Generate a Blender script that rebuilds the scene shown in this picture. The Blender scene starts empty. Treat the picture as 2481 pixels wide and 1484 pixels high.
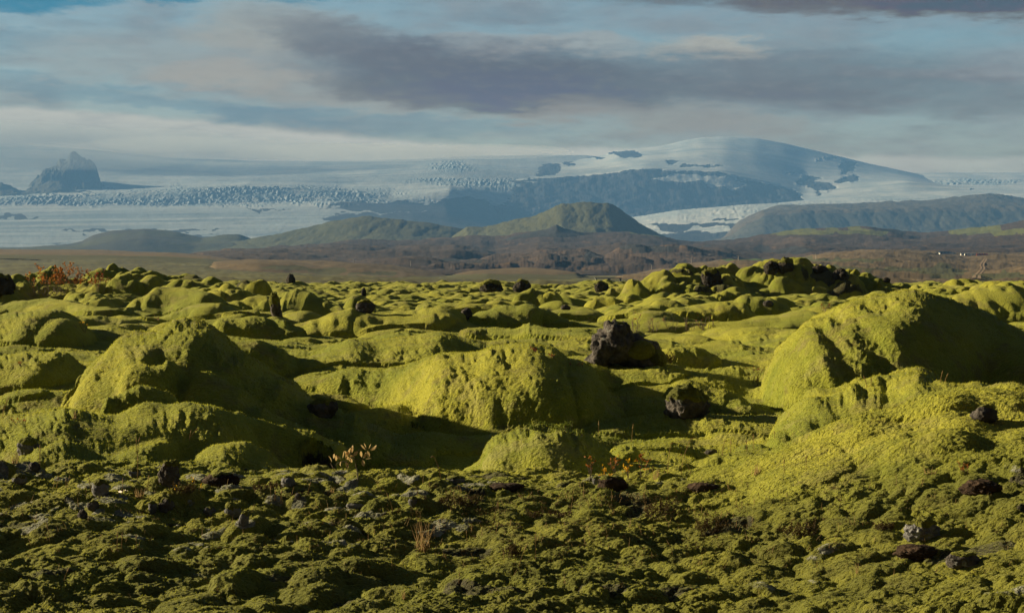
import bpy, math, time
import numpy as np
from math import radians as RD
T0 = time.time()
sc = bpy.context.scene
C = sc.collection
def lin(*c):
    return tuple(((v/255+0.055)/1.055)**2.4 if v/255 > .04045 else v/255/12.92 for v in c)

# ------------------------------------------------------------------ camera, exposure
EYE = 1.8
F = 4630.0                        # focal length in units of a 2481-wide picture
HX, HY = 1240.5, 640.0            # picture position of the straight-ahead horizon
PITCH = math.atan(102/4630)
cam = bpy.data.cameras.new('camera'); camo = bpy.data.objects.new('camera', cam); C.objects.link(camo)
camo.location = (0, 0, EYE); camo.rotation_euler = (math.pi/2 - PITCH, 0, 0)
cam.sensor_width = 36; cam.lens = 18/math.tan(RD(15)); cam.clip_start = .1; cam.clip_end = 90000
sc.camera = camo
sc.render.resolution_x = 1024; sc.render.resolution_y = 612
sc.view_settings.view_transform = 'Standard'; sc.view_settings.look = 'None'
sc.view_settings.gamma = 1; sc.view_settings.use_curve_mapping = False
EXPO = 1.55
sc.view_settings.exposure = EXPO
sc.cycles.use_denoising = True
sc.cycles.max_bounces = 5; sc.cycles.volume_bounces = 1
sc.cycles.transparent_max_bounces = 24

# ------------------------------------------------------------------ sun and sky
SUN_EL, SUN_AZ = RD(16.5), RD(-67)   # azimuth from +Y, negative = to the left
sun = bpy.data.lights.new('sun', 'SUN'); suno = bpy.data.objects.new('sun', sun); C.objects.link(suno)
sun.energy = 5.0; sun.angle = RD(.6); sun.color = (1, .82, .50)
suno.rotation_euler = (math.pi/2 - SUN_EL, 0, -SUN_AZ + math.pi)
def sun_dir():
    return (math.sin(SUN_AZ)*math.cos(SUN_EL), math.cos(SUN_AZ)*math.cos(SUN_EL), math.sin(SUN_EL))
from mathutils import Vector
suno.rotation_euler = Vector(sun_dir()).to_track_quat('Z', 'Y').to_euler()

class NT:
    def __init__(s, tree): s.t = tree; s.n = tree.nodes; s.l = tree.links
    def new(s, typ, **kw):
        n = s.n.new(typ)
        for k, v in kw.items(): setattr(n, k, v)
        return n
    def put(s, sock, v):
        if isinstance(v, bpy.types.NodeSocket): s.l.new(v, sock)
        elif v is not None: sock.default_value = v
    def m(s, op, a, b=None, c=None, clamp=False):
        n = s.n.new('ShaderNodeMath'); n.operation = op; n.use_clamp = clamp
        s.put(n.inputs[0], a)
        if b is not None: s.put(n.inputs[1], b)
        if c is not None: s.put(n.inputs[2], c)
        return n.outputs[0]
    def mix(s, f, a, b, mode='MIX'):
        n = s.n.new('ShaderNodeMix'); n.data_type = 'RGBA'; n.blend_type = mode
        s.put(n.inputs[0], f)
        for i, v in ((6, a), (7, b)):
            if isinstance(v, tuple) and len(v) == 3: v = v + (1,)
            s.put(n.inputs[i], v)
        return n.outputs[2]
    def sm(s, v, lo, hi, a=0., b=1.):
        n = s.n.new('ShaderNodeMapRange'); n.interpolation_type = 'SMOOTHSTEP'
        s.put(n.inputs[0], v); n.inputs[1].default_value = lo; n.inputs[2].default_value = hi
        n.inputs[3].default_value = a; n.inputs[4].default_value = b
        return n.outputs[0]
    def noise(s, vec, scale, detail=4, rough=.5, dist=0., col=False):
        n = s.n.new('ShaderNodeTexNoise'); s.put(n.inputs['Vector'], vec)
        n.inputs['Scale'].default_value = scale; n.inputs['Detail'].default_value = detail
        n.inputs['Roughness'].default_value = rough; n.inputs['Distortion'].default_value = dist
        return n.outputs[1 if col else 0]
    def mapv(s, vec, loc=(0,0,0), scale=(1,1,1), rot=(0,0,0)):
        n = s.n.new('ShaderNodeMapping'); s.put(n.inputs[0], vec)
        n.inputs[1].default_value = loc; n.inputs[2].default_value = rot; n.inputs[3].default_value = scale
        return n.outputs[0]

world = bpy.data.worlds.new('World'); sc.world = world; world.use_nodes = True
def build_sky():
    w = NT(world.node_tree); w.n.clear()
    out = w.new('ShaderNodeOutputWorld'); bg = w.new('ShaderNodeBackground')
    sky = w.new('ShaderNodeTexSky', sky_type='NISHITA', sun_disc=False)
    sky.sun_elevation = SUN_EL; sky.sun_rotation = SUN_AZ
    sky.air_density = 1.2; sky.dust_density = .6; sky.ozone_density = 1.5
    ST = .1; bg.inputs[1].default_value = ST
    tc = w.new('ShaderNodeTexCoord'); sp = w.new('ShaderNodeSeparateXYZ'); w.l.new(tc.outputs['Generated'], sp.inputs[0])
    az = w.m('ARCTAN2', sp.outputs[0], sp.outputs[1]); el = w.m('ARCSINE', sp.outputs[2])
    U = w.m('MULTIPLY', az, 4.70); V = w.m('MULTIPLY', el, 4.63)     # in thousands of picture units at the horizon
    cmb = w.new('ShaderNodeCombineXYZ'); w.l.new(U, cmb.inputs[0]); w.l.new(V, cmb.inputs[1]); uv = cmb.outputs[0]
    n1 = w.noise(w.mapv(uv, scale=(1.6, 5.0, 1)), 1.5, 6, .55)
    n2 = w.noise(w.mapv(uv, loc=(3.1, 7.7, 0), scale=(1.5, 7, 1), rot=(0, 0, .06)), 3.0, 6, .6)
    n3 = w.noise(w.mapv(uv, loc=(9, 2, 0), scale=(1, 2.2, 1)), 7.0, 6, .6)
    wu = w.m('MULTIPLY', w.m('SUBTRACT', n3, .5), .26); wv = w.m('MULTIPLY', w.m('SUBTRACT', n2, .5), .11)
    n6 = w.noise(w.mapv(uv, loc=(4, 6, 0), scale=(1, 3.2, 1)), 20, 6, .65); wv = w.m('ADD', wv, w.m('MULTIPLY', w.m('SUBTRACT', n6, .5), .022)); wu = w.m('ADD', w.m('MULTIPLY', wu, 1.25), w.m('MULTIPLY', w.m('SUBTRACT', n6, .5), .10))
    Uw = w.m('ADD', U, wu); Vw = w.m('ADD', V, wv)
    def blob(px, py, rx, ry, tilt=0., soft=1.0, hi=None):
        u0, v0 = (px-HX)/1000, (HY-py)/1000
        du = w.m('SUBTRACT', Uw, u0); dv = w.m('SUBTRACT', w.m('SUBTRACT', Vw, v0), w.m('MULTIPLY', du, -tilt))
        q = w.m('ADD', w.m('POWER', w.m('ABSOLUTE', w.m('DIVIDE', du, rx/1000)), 2.), w.m('POWER', w.m('ABSOLUTE', w.m('DIVIDE', dv, ry/1000)), 2.))
        return w.sm(q, 1.0+soft, max(0, 1.0-soft), 0, 1)
    def K(*c, k=1.0):          # colour that shows as this sRGB value
        return tuple(v*k/ST/2**EXPO for v in lin(*c))
    col = K(124, 158, 178)
    col = w.mix(w.sm(V, .60, .16), K(98, 142, 168), K(120, 148, 166))
    col = w.mix(.12, col, sky.outputs[0])
    # general veil of high cloud
    col = w.mix(w.m('MULTIPLY', w.sm(n1, .38, .66), .75), col, K(138, 154, 166))
    col = w.mix(w.m('MULTIPLY', w.sm(n2, .42, .70), .35), col, K(122, 138, 152))
    # strong blue gaps at the upper left
    for (px, py, rx, ry, s, tl) in ((60, 22, 200, 26, .9, .0), (520, 2, 290, 16, .9, .0), (20, 120, 170, 22, .45, 0), (350, 255, 420, 22, .5, .12), (900, 300, 420, 20, .4, .05)):
        col = w.mix(w.m('MULTIPLY', blob(px, py, rx, ry, tl), s), col, K(66, 140, 172) if py < 40 else K(108, 148, 170))
    # pale clouds
    for (px, py, rx, ry, s, c, tl) in (
        (660, 80, 190, 62, .6, (166, 170, 168), .0), (470, 150, 420, 62, .42, (158, 168, 172), .0), (560, 190, 240, 26, .55, (168, 172, 172), .0),
        (1180, 110, 150, 22, .6, (160, 170, 176), .0), (1420, 112, 140, 20, .6, (162, 170, 174), .05), (1730, 122, 130, 20, .85, (176, 182, 180), -.02),
        (2240, 195, 240, 16, .55, (150, 162, 172), .0), (2420, 178, 160, 44, .5, (146, 158, 170), .0), (1650, 55, 900, 40, .25, (140, 158, 172), .0),
        (760, 225, 320, 34, .5, (160, 166, 168), .12)):
        col = w.mix(w.m('MULTIPLY', blob(px, py, rx, ry, tl), s), col, K(*c))
    # dark banks
    for (px, py, rx, ry, s, c, tl) in (
        (1190, 190, 430, 76, .86, (100, 117, 137), .06), (860, 120, 210, 52, .75, (108, 124, 142), .22), (1750, 190, 620, 62, .62, (104, 122, 140), .0),
        (1240, 45, 150, 22, .35, (112, 130, 148), .0), (2250, 245, 600, 48, .5, (106, 124, 142), .02), (1080, 235, 260, 30, .45, (106, 120, 136), .1),
        (2100, 12, 560, 34, .85, (98, 106, 120), .04), (2440, 34, 300, 34, .8, (82, 88, 100), .02)):
        col = w.mix(w.m('MULTIPLY', blob(px, py, rx, ry, tl), s), col, K(*c))
    for (px, py, rx, ry, s, c, tl) in (
        (1300, 283, 130, 18, .5, (150, 156, 160), .0), (1640, 285, 300, 32, .5, (150, 156, 160), .1), (1700, 310, 240, 26, .4, (144, 156, 164), 0)):
        col = w.mix(w.m('MULTIPLY', blob(px, py, rx, ry, tl), s), col, K(*c))
    # low cloud bank lying on the ice cap: sharp sloping top on the left, soft on the right
    edge = w.m('ADD', w.m('MULTIPLY', w.sm(U, -1.25, .1), -.085), .372)
    edge = w.m('ADD', edge, w.m('MULTIPLY', w.sm(U, .1, 1.2), -.03))
    edge = w.m('ADD', edge, w.m('MULTIPLY', w.m('SUBTRACT', w.noise(w.mapv(uv, scale=(6, 9, 1)), 2.5, 6, .62), .5), .022))
    below = w.m('SUBTRACT', edge, V)
    bank = w.sm(below, -.003, .016)
    bank = w.m('MULTIPLY', bank, w.sm(U, 1.3, -.2, .55, .92))
    bcol = w.mix(w.sm(below, .0, .09), K(186, 194, 194), K(158, 174, 182))
    bcol = w.mix(w.m('MULTIPLY', w.sm(n2, .45, .7), .35), bcol, K(134, 156, 170))
    col = w.mix(bank, col, bcol)
    col = w.mix(w.m('MULTIPLY', w.sm(n6, .46, .70), .08), col, K(176, 184, 186))
    col = w.mix(w.m('MULTIPLY', w.sm(n6, .50, .30), .08), col, K(90, 112, 132))
    # unseen sky overhead and behind, made dark to cut ambient light and deepen shadows
    up = w.sm(w.m('ADD', V, w.m('MULTIPLY', w.m('SUBTRACT', n1, .5), .3)), .72, 1.7)
    col = w.mix(w.m('MULTIPLY', up, .95), col, K(40, 48, 58))
    bh = w.sm(w.m('ABSOLUTE', az), .5, 1.3); lf = w.sm(az, -.3, -.9)
    col = w.mix(w.m('MULTIPLY', w.m('MULTIPLY', bh, w.m('SUBTRACT', 1, w.m('MULTIPLY', lf, .5))), .75), col, K(60, 68, 80))
    # the sky is seen through the air of the haze: take its share out again
    L = w.m('MINIMUM', 22., w.m('DIVIDE', 1.25, w.m('MAXIMUM', el, .02)))
    T = w.m('MAXIMUM', w.m('EXPONENT', w.m('MULTIPLY', L, -.083)), .16)
    cs = tuple(v/ST/2**EXPO for v in (.140, .300, .435))
    f = w.m('SUBTRACT', 1, T)
    vm = w.new('ShaderNodeVectorMath', operation='MULTIPLY_ADD'); w.l.new(f, vm.inputs[0]); vm.inputs[1].default_value = tuple(-v for v in cs); w.l.new(col, vm.inputs[2])
    vd = w.new('ShaderNodeVectorMath', operation='DIVIDE'); w.l.new(vm.outputs[0], vd.inputs[0]); w.l.new(T, vd.inputs[1])
    vx = w.new('ShaderNodeVectorMath', operation='MAXIMUM'); w.l.new(vd.outputs[0], vx.inputs[0]); vx.inputs[1].default_value = (.01, .01, .01)
    col = vx.outputs[0]
    w.l.new(col, bg.inputs[0]); w.l.new(bg.outputs[0], out.inputs[0])
build_sky()
world.cycles.sampling_method = 'MANUAL'; world.cycles.sample_map_resolution = 1024

# ------------------------------------------------------------------ helpers: naming
def tag(o, label=None, cat=None, group=None, kind=None):
    if label: o['label'] = label
    if cat: o['category'] = cat
    if group: o['group'] = group
    if kind: o['kind'] = kind
    return o
def mesh_np(name, V, Fq, mats, attrs=None, smooth=True, parent=None, midx=None, normals=None):
    me = bpy.data.meshes.new(name); V = np.asarray(V, np.float32); Fq = np.asarray(Fq, np.int32)
    k = Fq.shape[1]
    me.vertices.add(len(V)); me.vertices.foreach_set('co', V.ravel())
    me.loops.add(Fq.size); me.loops.foreach_set('vertex_index', Fq.ravel())
    me.polygons.add(len(Fq)); me.polygons.foreach_set('loop_start', np.arange(0, Fq.size, k, dtype=np.int32))
    if smooth: me.polygons.foreach_set('use_smooth', np.ones(len(Fq), bool))
    if attrs:
        for an, arr in attrs.items():
            a = me.attributes.new(an, 'FLOAT_COLOR', 'POINT')
            full = np.ones((len(V), 4), np.float32); full[:, :3] = arr; a.data.foreach_set('color', full.ravel())
    for mm in (mats if isinstance(mats, (list, tuple)) else [mats]): me.materials.append(mm)
    if midx is not None: me.polygons.foreach_set('material_index', np.asarray(midx, np.int32))
    me.update(calc_edges=True)
    if normals is not None: me.normals_split_custom_set_from_vertices(normals)
    o = bpy.data.objects.new(name, me); C.objects.link(o)
    if parent: o.parent = parent
    return o
def mesh_py(name, V, Fs, mat, parent=None, smooth=True, midx=None):
    me = bpy.data.meshes.new(name); me.from_pydata([tuple(v) for v in V], [], Fs)
    for mm in (mat if isinstance(mat, (list, tuple)) else [mat]): me.materials.append(mm)
    if smooth: me.polygons.foreach_set('use_smooth', [True]*len(Fs))
    if midx is not None: me.polygons.foreach_set('material_index', midx)
    me.update(); o = bpy.data.objects.new(name, me); C.objects.link(o)
    if parent: o.parent = parent
    return o
def empty(name, loc, rz=0):
    o = bpy.data.objects.new(name, None); C.objects.link(o); o.location = loc; o.rotation_euler = (0, 0, rz); o.empty_display_size = .2
    return o
cp, sp_ = math.cos(PITCH), math.sin(PITCH)
def pt(px, py, d):
    """the world point seen at picture position (px, py) whose distance ahead is d"""
    a = (742-py)/F; y = cp + a*sp_; z = -sp_ + a*cp
    return ((px-HX)/F/y*d, d, EYE + z/y*d)

# ------------------------------------------------------------------ noise
def hsh(ix, iy, seed):
    h = (ix.astype(np.uint32)*np.uint32(374761393) + iy.astype(np.uint32)*np.uint32(668265263) + np.uint32(seed*2246822519 & 0xffffffff))
    h = (h ^ (h >> np.uint32(13)))*np.uint32(1274126177)
    return h ^ (h >> np.uint32(16))
def hf(ix, iy, seed): return (hsh(ix, iy, seed) & np.uint32(0xffff)).astype(np.float32)/65535.
_ang = np.linspace(0, 2*np.pi, 256, endpoint=False); GX, GY = np.cos(_ang).astype(np.float32), np.sin(_ang).astype(np.float32)
def perlin(x, y, seed=0):
    x0 = np.floor(x); y0 = np.floor(y); fx = (x-x0).astype(np.float32); fy = (y-y0).astype(np.float32)
    ix = x0.astype(np.int64); iy = y0.astype(np.int64)
    u = fx*fx*fx*(fx*(fx*6-15)+10); v = fy*fy*fy*(fy*(fy*6-15)+10)
    def g(a, b, dx, dy):
        h = (hsh(a, b, seed) & np.uint32(255)).astype(np.int32); return GX[h]*dx + GY[h]*dy
    a = g(ix, iy, fx, fy); b = g(ix+1, iy, fx-1, fy); c = g(ix, iy+1, fx, fy-1); d = g(ix+1, iy+1, fx-1, fy-1)
    return ((a + u*(b-a)) + v*((c + u*(d-c)) - (a + u*(b-a))))*1.5
def fbm(x, y, seed=0, oct=3, g=.5, billow=False):
    s = 0; a = 1.
    for i in range(oct):
        n = perlin(x*2**i + 17.3*i, y*2**i - 9.1*i, seed+i)
        s = s + a*(np.abs(n)*2-.6 if billow else n); a *= g
    return s
def domes(x, y, cell, seed, rlo=.45, rhi=.95, flat=.5, ids=False):
    """height of the highest of scattered rounded lumps (in units of the cell)"""
    x = x/cell; y = y/cell; ix = np.floor(x).astype(np.int64); iy = np.floor(y).astype(np.int64)
    best = np.zeros(x.shape, np.float32); bid = np.zeros(x.shape, np.float32)
    for dx in (-1, 0, 1):
        for dy in (-1, 0, 1):
            cx = ix+dx; cy = iy+dy
            px = cx + hf(cx, cy, seed); py = cy + hf(cx, cy, seed+1); rr = hf(cx, cy, seed+2)
            r = rlo + (rhi-rlo)*rr*rr; an = hf(cx, cy, seed+3)*3.1416; ca, sa = np.cos(an), np.sin(an)
            ex = (x-px).astype(np.float32); ey = (y-py).astype(np.float32)
            q = ((ex*ca+ey*sa)/r)**2 + ((-ex*sa+ey*ca)/(r*.72))**2
            h = np.sqrt(np.maximum(0, 1-q))*r*flat*(.6+.7*hf(cx, cy, seed+4))
            if ids:
                m = h > best; bid[m] = hf(cx, cy, seed+5)[m]
            best = np.maximum(best, h)
    return (best, bid) if ids else best
def p3(P, s, seed):
    x, y, z = P[..., 0]*s, P[..., 1]*s, P[..., 2]*s
    return (perlin(x+z*.37, y-z*.61, seed) + perlin(y+x*.29, z+x*.43, seed+7) + perlin(z-y*.31, x+y*.53, seed+13))/1.8
def smax(a, b, k):
    h = np.clip(.5+.5*(a-b)/k, 0, 1); return b + (a-b)*h + k*h*(1-h)
def sstep(x, a, b):
    t = np.clip((x-a)/(b-a), 0, 1); return t*t*(3-2*t)

# ------------------------------------------------------------------ materials
def prin(name):
    m = bpy.data.materials.new(name); m.use_nodes = True; w = NT(m.node_tree)
    b = w.n['Principled BSDF']; b.inputs['Roughness'].default_value = .95; b.inputs['Specular IOR Level'].default_value = .15
    return m, w, b
def bump(w, b, h, strength, dist):
    n = w.new('ShaderNodeBump'); n.inputs['Strength'].default_value = strength; n.inputs['Distance'].default_value = dist
    w.l.new(h, n.inputs['Height']); w.l.new(n.outputs[0], b.inputs['Normal'])
def moss_material(trans=0):
    m, w, b = prin('moss' if not trans else 'moss_shoots')
    geo = w.new('ShaderNodeNewGeometry'); P = geo.outputs['Position']
    at = w.new('ShaderNodeAttribute', attribute_name='mask'); s = w.new('ShaderNodeSeparateColor'); w.l.new(at.outputs['Color'], s.inputs[0])
    big = w.noise(P, .35, 4, .55); mid = w.noise(P, 2.2, 5, .6); fine = w.noise(P, 14, 5, .62); tiny = w.noise(P, 70, 3, .6)
    col = w.mix(w.sm(big, .36, .64), (.335, .325, .034), (.175, .205, .018))
    col = w.mix(w.m('MULTIPLY', w.sm(mid, .50, .68), .55), col, (.105, .140, .012))
    col = w.mix(w.m('MULTIPLY', w.sm(w.noise(P, 1.7, 7, .72), .52, .64), .75), col, (.165, .138, .050))
    col = w.mix(w.m('MULTIPLY', w.sm(fine, .52, .72), .45), col, (.46, .44, .10))
    col = w.mix(w.m('MULTIPLY', w.sm(tiny, .50, .38), .55), col, (.075, .085, .02))
    col = w.mix(w.m('MULTIPLY', w.sm(w.noise(P, .9, 7, .68), .54, .66), .5), col, (.26, .235, .105))
    # B channel: coarser, duller, browner close cushions, with painted shade in the tone
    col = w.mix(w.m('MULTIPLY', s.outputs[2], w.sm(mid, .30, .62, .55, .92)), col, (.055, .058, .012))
    lich = w.mix(w.sm(fine, .40, .62), (.085, .088, .092), (.24, .245, .24))
    lf = w.m('MULTIPLY', w.sm(w.m('ADD', s.outputs[1], w.m('MULTIPLY', w.m('SUBTRACT', fine, .5), .9)), .42, .62), 1.)
    col = w.mix(lf, col, lich)
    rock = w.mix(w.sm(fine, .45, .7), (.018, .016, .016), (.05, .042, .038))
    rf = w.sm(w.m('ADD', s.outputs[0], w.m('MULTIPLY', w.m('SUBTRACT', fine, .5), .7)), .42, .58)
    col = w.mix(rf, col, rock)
    w.l.new(col, b.inputs['Base Color'])
    b.inputs['Sheen Weight'].default_value = .3; b.inputs['Sheen Roughness'].default_value = .45; b.inputs['Sheen Tint'].default_value = (.85, .9, .25, 1)
    v = w.new('ShaderNodeTexVoronoi'); w.l.new(P, v.inputs['Vector']); v.inputs['Scale'].default_value = 24
    h = w.m('ADD', w.m('MULTIPLY', tiny, .8), w.m('MULTIPLY', v.outputs['Distance'], -.7))
    h = w.m('ADD', h, w.m('MULTIPLY', w.noise(P, 22, 3, .6), 1.3))
    if not trans: bump(w, b, h, .9, .030)
    else:
        tr = w.new('ShaderNodeBsdfTranslucent'); w.l.new(w.mix(.5, col, (.42, .42, .05)), tr.inputs[0]); mx = w.new('ShaderNodeMixShader'); mx.inputs[0].default_value = trans
        w.l.new(b.outputs[0], mx.inputs[1]); w.l.new(tr.outputs[0], mx.inputs[2]); w.l.new(mx.outputs[0], w.n['Material Output'].inputs[0])
    return m
def rock_material(name, c0, c1, lichen=.5, lc=(.17, .175, .165), sc_=1.):
    m, w, b = prin(name)
    tc = w.new('ShaderNodeNewGeometry').outputs['Position']
    n = w.noise(tc, 6*sc_, 8, .7); f = w.noise(tc, 22*sc_, 6, .65)
    col = w.mix(w.sm(n, .35, .68), c0, c1)
    l = w.m('MULTIPLY', w.sm(w.noise(tc, 4.2*sc_, 6, .68), .60, .65), w.sm(f, .36, .52))
    col = w.mix(w.m('MULTIPLY', l, lichen), col, lc)
    w.l.new(col, b.inputs['Base Color'])
    v = w.new('ShaderNodeTexVoronoi'); w.l.new(tc, v.inputs['Vector']); v.inputs['Scale'].default_value = 18*sc_
    bump(w, b, w.m('ADD', f, w.m('MULTIPLY', v.outputs['Distance'], .7)), 1., .03/sc_)
    return m
def plain(name, c, rough=.8, trans=0, var=.25):
    m, w, b = prin(name)
    n = w.noise(w.new('ShaderNodeNewGeometry').outputs['Position'], 40, 3)
    w.l.new(w.mix(w.sm(n, .3, .7), tuple(v*(1-var) for v in c), tuple(v*(1+var) for v in c)), b.inputs['Base Color'])
    b.inputs['Roughness'].default_value = rough
    if trans:
        tr = w.new('ShaderNodeBsdfTranslucent'); tr.inputs[0].default_value = c + (1,); mx = w.new('ShaderNodeMixShader'); mx.inputs[0].default_value = trans
        w.l.new(b.outputs[0], mx.inputs[1]); w.l.new(tr.outputs[0], mx.inputs[2]); w.l.new(mx.outputs[0], w.n['Material Output'].inputs[0])
    return m
MOSS = moss_material(); TUFT = moss_material(.5)
LAVA = rock_material('dark_lava', (.036, .033, .034), (.125, .112, .105), .9, (.24, .25, .24))
BROWN = rock_material('brown_soil_rock', (.022, .014, .010), (.075, .048, .032), .1)
GREY = rock_material('lichen_grey_stone', (.085, .085, .09), (.20, .20, .21), .8, (.30, .31, .32), 1.6)
FARLAVA = rock_material('far_lava', (.020, .018, .016), (.055, .048, .042), .3, (.10, .10, .09), .4)
def land_material(name, cols, scale, stretch=(1, 1, 1), bumpd=0, bstr=.5):
    """cols: colour a, colour b (broad), colour c (speckle)"""
    m, w, b = prin(name)
    P = w.mapv(w.new('ShaderNodeNewGeometry').outputs['Position'], scale=stretch)
    n = w.noise(P, scale, 8, .62); n2 = w.noise(P, scale*9, 5, .6); n3 = w.noise(P, scale*.25, 4, .5); n4 = w.noise(P, scale*42, 4, .65); n5 = w.noise(w.mapv(P, loc=(50, 9, 3)), scale*16, 5, .65)
    col = w.mix(w.sm(w.m('ADD', w.m('MULTIPLY', n, .6), w.m('MULTIPLY', n3, .4)), .40, .60), cols[0], cols[1])
    col = w.mix(w.m('MULTIPLY', w.sm(n2, .56, .68), .8), col, cols[2])
    col = w.mix(w.m('MULTIPLY', w.sm(n4, .52, .66), .3), col, cols[2]); col = w.mix(w.m('MULTIPLY', w.sm(n5, .50, .64), .3), col, tuple(v*.45 for v in cols[0]))
    at = w.new('ShaderNodeAttribute', attribute_name='mask'); s = w.new('ShaderNodeSeparateColor'); w.l.new(at.outputs['Color'], s.inputs[0])
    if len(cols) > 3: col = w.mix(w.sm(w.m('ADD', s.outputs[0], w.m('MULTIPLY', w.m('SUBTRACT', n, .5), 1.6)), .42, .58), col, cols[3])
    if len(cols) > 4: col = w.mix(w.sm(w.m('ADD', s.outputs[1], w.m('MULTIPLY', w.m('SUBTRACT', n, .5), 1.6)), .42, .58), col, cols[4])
    w.l.new(col, b.inputs['Base Color'])
    if bumpd: bump(w, b, w.m('ADD', n, w.m('MULTIPLY', n2, .3)), bstr, bumpd)
    return m

# ------------------------------------------------------------------ the moss covered lava field
QUAL = 1.0
def ramp_t():
    core = np.arange(-.285, .2851, .00072/QUAL)
    outr = []; v = .285; st = .0011
    while v < .46: outr.append(v); v += st; st *= 1.05
    outl = []; v = .285; st = .0009
    while v < .60: outl.append(-v); v += st; st *= 1.04
    return np.concatenate([outl[::-1], core, outr]).astype(np.float64)
def ramp_y():
    ys = [2.2]
    while ys[-1] < 215:
        y = ys[-1]
        k = .0042 if y < 8.5 else .00085 if y < 16.6 else .00105 if y < 34 else .0016 if y < 70 else .0021
        ys.append(y*(1+k/QUAL))
    return np.array(ys)
TT = np.unique(ramp_t()); YY = ramp_y()
NI, NJ = len(YY), len(TT)
Yg = np.repeat(YY[:, None], NJ, 1).astype(np.float32); Xg = (YY[:, None]*TT[None, :]).astype(np.float32)
print('grid', NI, NJ, NI*NJ)
def rows(a, b): return slice(max(0, np.searchsorted(YY, a)), min(NI, np.searchsorted(YY, b)))

def base_z(y):
    return .26*sstep(y, 8, 14.8) - .10 - .45*sstep(y, 15.1, 17.2) + .50*sstep(y, 20, 33) - .22*sstep(y, 46, 75) - .05*sstep(y, 90, 200)
def base_ground(x, y):
    z = base_z(y) + sstep(y, 16.5, 19)*(1-sstep(y, 30, 36))*.09*fbm(x*.55, y*.4, 13, 2)
    z = z + .06*sstep(y, 7, 4)
    front = 1 - sstep(y, 14.5, 17)
    z = z + front*(.42*sstep(x, 1.0, 3.9) + .24*sstep(x, 1.2, 3.2)*sstep(y, 11.5, 14.5) + .05*sstep(x, -1.5, -3.5))
    z = z + .05*fbm(x*.9, y*.9, 11, 2)
    z = z + sstep(y, 26, 50)*.16*fbm(x*.16, y*.12, 12, 3)
    return z.astype(np.float32)

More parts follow.
